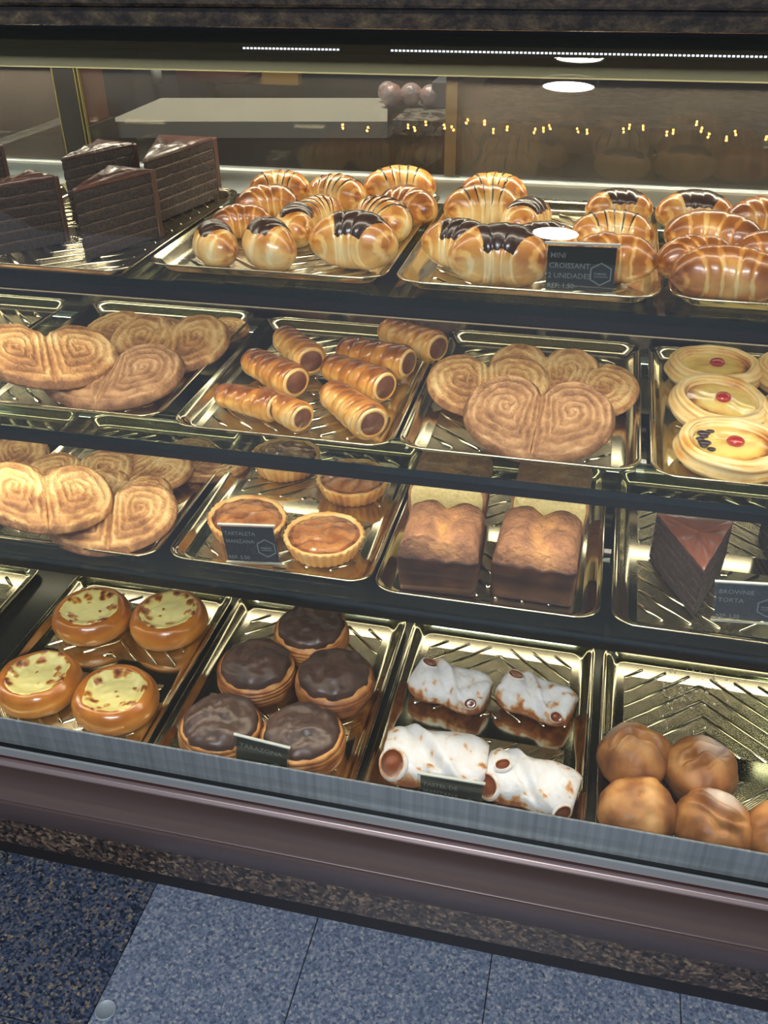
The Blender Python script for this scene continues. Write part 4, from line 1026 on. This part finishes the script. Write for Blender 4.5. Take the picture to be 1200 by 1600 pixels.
# ---- round rolls
def make_roll(seed, R=.040):
    root = empty('round_roll', 'x', 'bread roll', group='round brown rolls')
    N = 112; NT = 84; R_ = []; T_ = []
    for i in range(NT + 1):
        t = pi * i / NT; row = []; tr = []
        for j in range(N):
            a = 2 * pi * j / N; x, y, z = sin(t) * cos(a), sin(t) * sin(a), -cos(t)
            crk = 0
            if seed != 3:
                q = y * 1.1 + .12 + .30 * nz(x * 2, seed, 3) - .12 * sin(x * 4 + seed)
                crk = (exp(-(q / .075) ** 2) - .45 * exp(-((abs(q) - .20) / .11) ** 2)) * sstep(.0, .4, z) * sstep(.85, .45, abs(x))
                q2 = y + .45 + .2 * nz(x * 2, seed, 8); crk += .5 * exp(-(q2 / .08) ** 2) * sstep(.0, .4, z) * sstep(.7, .3, abs(x - .2)) * (seed % 2 == 0)
            else:
                crk = .5 * exp(-((x - .0) ** 2 + (y + .1) ** 2) / .006) * (z > 0)
            rr = R * (1 + .09 * nz(x * 1.6, y * 1.6, z * 1.6 + seed) - .21 * crk + .04 * nz(x * 4, y * 4, seed))
            row.append((rr * x * 1.04, rr * y, max(0, R * .80 + rr * z * .88))); tr.append(max(0, min(1, .56 - .14 * z + .40 * nz(x * 2, y * 2, seed + 6) - .10 * crk + (.15 if z < -.3 else 0))))
        R_.append(row); T_.append(tr)
    b = MB(); b.rings(R_, True, tones=T_); o = b.build('crust', F['roll'], root)
    dx, dy, dz_ = {2: (.35, .15, .9), 4: (.10, .45, .85), 1: (-.5, .5, .6)}.get(seed, (9, 9, 9)); at_ = o.data.attributes.new('dust', 'FLOAT', 'POINT')
    at_.data.foreach_set('value', [max(0, 1 - (Vector(((v.co.x) / R - dx, v.co.y / R - dy, (v.co.z - R * .8) / (R * .88) - dz_)).length / .62) ** 2) * (1 if seed != 1 else .5) for v in o.data.vertices])
    return root
RL = [(992, 1182, 1, 0, 'cracked round roll at the back left of the right bottom tray'), (1094, 1202, 2, 25, 'dimpled round roll at the back right with a pale dusting'),
      (996, 1268, 3, 0, 'smooth round roll at the front left of the right bottom tray'), (1113, 1290, 4, -20, 'cracked round roll with a dusty white patch at the front'), (1226, 1310, 5, 40, 'round roll cut by the right edge of the photo')]
for u, v, sd, rz, lb in RL: put(make_roll(sd), L4, u, v, .066, rz, lb, scale=1.0)

# ---- price cards in clear holders
def text_obj(txt, size, parent, x, z, y, name='lettering'):
    cu = bpy.data.curves.new('txt', 'FONT'); cu.body = txt; cu.size = size; cu.extrude = .00008; cu.align_x = 'LEFT'; cu.resolution_u = 2; cu.offset = .00005
    t = bpy.data.objects.new('txt', cu); C.objects.link(t); dg = bpy.context.evaluated_depsgraph_get(); dg.update()
    me = bpy.data.meshes.new_from_object(t.evaluated_get(dg)); C.objects.unlink(t); bpy.data.objects.remove(t)
    me.transform(Matrix.Translation((x, y, z)) @ Matrix.Rotation(pi / 2, 4, 'X'))
    me.materials.clear(); me.materials.append(F['ink']); o = bpy.data.objects.new(name, me); C.objects.link(o); o.parent = parent; return o
def make_card(lines, tl, tr, bl, yy, label, lean=8, fs=1.0):
    """tl, tr, bl: corners seen in the photo; yy: the card's depth in the case"""
    a = aty(*tl, yy); b = aty(*tr, yy); c = aty(*bl, yy)
    d = b - a; ang = atan2(d.z, d.x); W = d.length; H = (a - c).length
    root = empty('price_card', label, 'price card', (c.x, yy, c.z)); root.rotation_euler = (-math.radians(lean) * 0, -ang, 0)
    h = MB(); h.box(-.003, W + .003, -.0012, -.0004, -.002, H + .002); h.build('clear_holder', F['acrylic'], root, smooth=False)
    h = MB(); h.box(-.003, W + .003, -.0014, .0020, H + .0021, H + .0036); h.box(-.003, W + .003, -.0004, .0020, -.0035, -.0021); h.build('holder_edge', F['acrylic_edge'], root, smooth=False)
    h = MB(); h.box(0, W, 0, .0008, 0, H); h.build('card', F['cardboard'], root, smooth=False)
    h = MB(); h.box(W * .3, W * .7, .0008, .0190, -.0035, -.0021); h.build('holder_foot', F['acrylic'], root, smooth=False)
    y0 = -.0001
    for txt, fx_, fz_, sz in lines:
        text_obj(txt, H * sz, root, W * fx_, H * fz_, y0)
    # hexagon mark
    hx, hz, hr = W * .80, H * .40, H * .27
    if lines[0][0] == 'TARAZONA' or lines[0][0].startswith('PASTEL'): hz = H * .30; hr = H * .25
    g = MB(); o_ = [(hx + hr * cos(pi / 2 + k * pi / 3), hz + hr * sin(pi / 2 + k * pi / 3)) for k in range(6)]; i_ = [(hx + hr * .87 * cos(pi / 2 + k * pi / 3), hz + hr * .87 * sin(pi / 2 + k * pi / 3)) for k in range(6)]
    g.rings([[(x, -.00005, z) for x, z in o_], [(x, -.0002, z) for x, z in o_], [(x, -.0002, z) for x, z in i_], [(x, -.00005, z) for x, z in i_]], True)
    g.box(hx - hr * .55, hx + hr * .6, -.0002, -.00005, hz - hr * .25, hz - hr * .19)
    g.build('hexagon_emblem', F['ink'], root, smooth=False)
    text_obj('FAMARI', hr * .30, root, hx - hr * .55, hz - hr * .08, y0)
    return root
make_card([('MINI', .04, .74, .17), ('CROISSANT', .03, .51, .17), ('2 UNIDADES', .02, .28, .17), ('REF: 1.50', .02, .05, .16)], (860, 384), (968, 388), (852, 452), .012, 'black price card in a clear stand among the top shelf croissants')
make_card([('TARTALETA', .04, .76, .15), ('MANZANA', .04, .53, .15), ('REF: 5.50', .02, .05, .15)], (357, 824), (439, 827), (357, 875), YF[L3] + .012, 'black price card in front of the apple tartlets on the third shelf')
make_card([('BROWNIE', .03, .74, .17), ('TORTA', .03, .50, .17), ('REF: 2.50', .02, .05, .14)], (1117, 912), (1222, 918), (1115, 966), YF[L3] + .014, 'black price card beside the chocolate cake wedge at the right')
make_card([('TARAZONA', .06, .76, .15)], (373, 1152), (453, 1172), (369, 1208), YF[L4] + .012, 'black price card in front of the chocolate topped pastries')
make_card([('PASTEL DE', .05, .72, .15), ('MANZANA', .04, .50, .15)], (660, 1212), (757, 1228), (657, 1262), YF[L4] + .012, 'black price card in front of the sugar dusted apple parcels')

# crumbs and sugar specks left on the tray with the rolls
rnd = random.Random(5); b_ = MB(); zc_ = DK[3] + .0007
for k in range(110):
    u = rnd.gauss(1078, 34); v = rnd.gauss(1052, 16) + (rnd.random() ** 3) * 90; p = at(u, v, zc_); r_ = rnd.uniform(.0003, .0011)
    b_.rings([[(p.x + r_ * cos(a) * (1 + .4 * rnd.random()), p.y + r_ * sin(a), zc_ + h_) for a in (0, 1.3, 2.5, 3.8, 5)] for h_ in (0, r_ * .8)], True, True, True)
cb = b_.build('sugar_crumbs', F['flour'], smooth=False); tag(cb, 'scatter of white sugar crumbs at the back of the tray with round rolls', 'crumbs'); cb['kind'] = 'stuff'
for o in bpy.data.objects:
    if 'used' in o: del o['used']
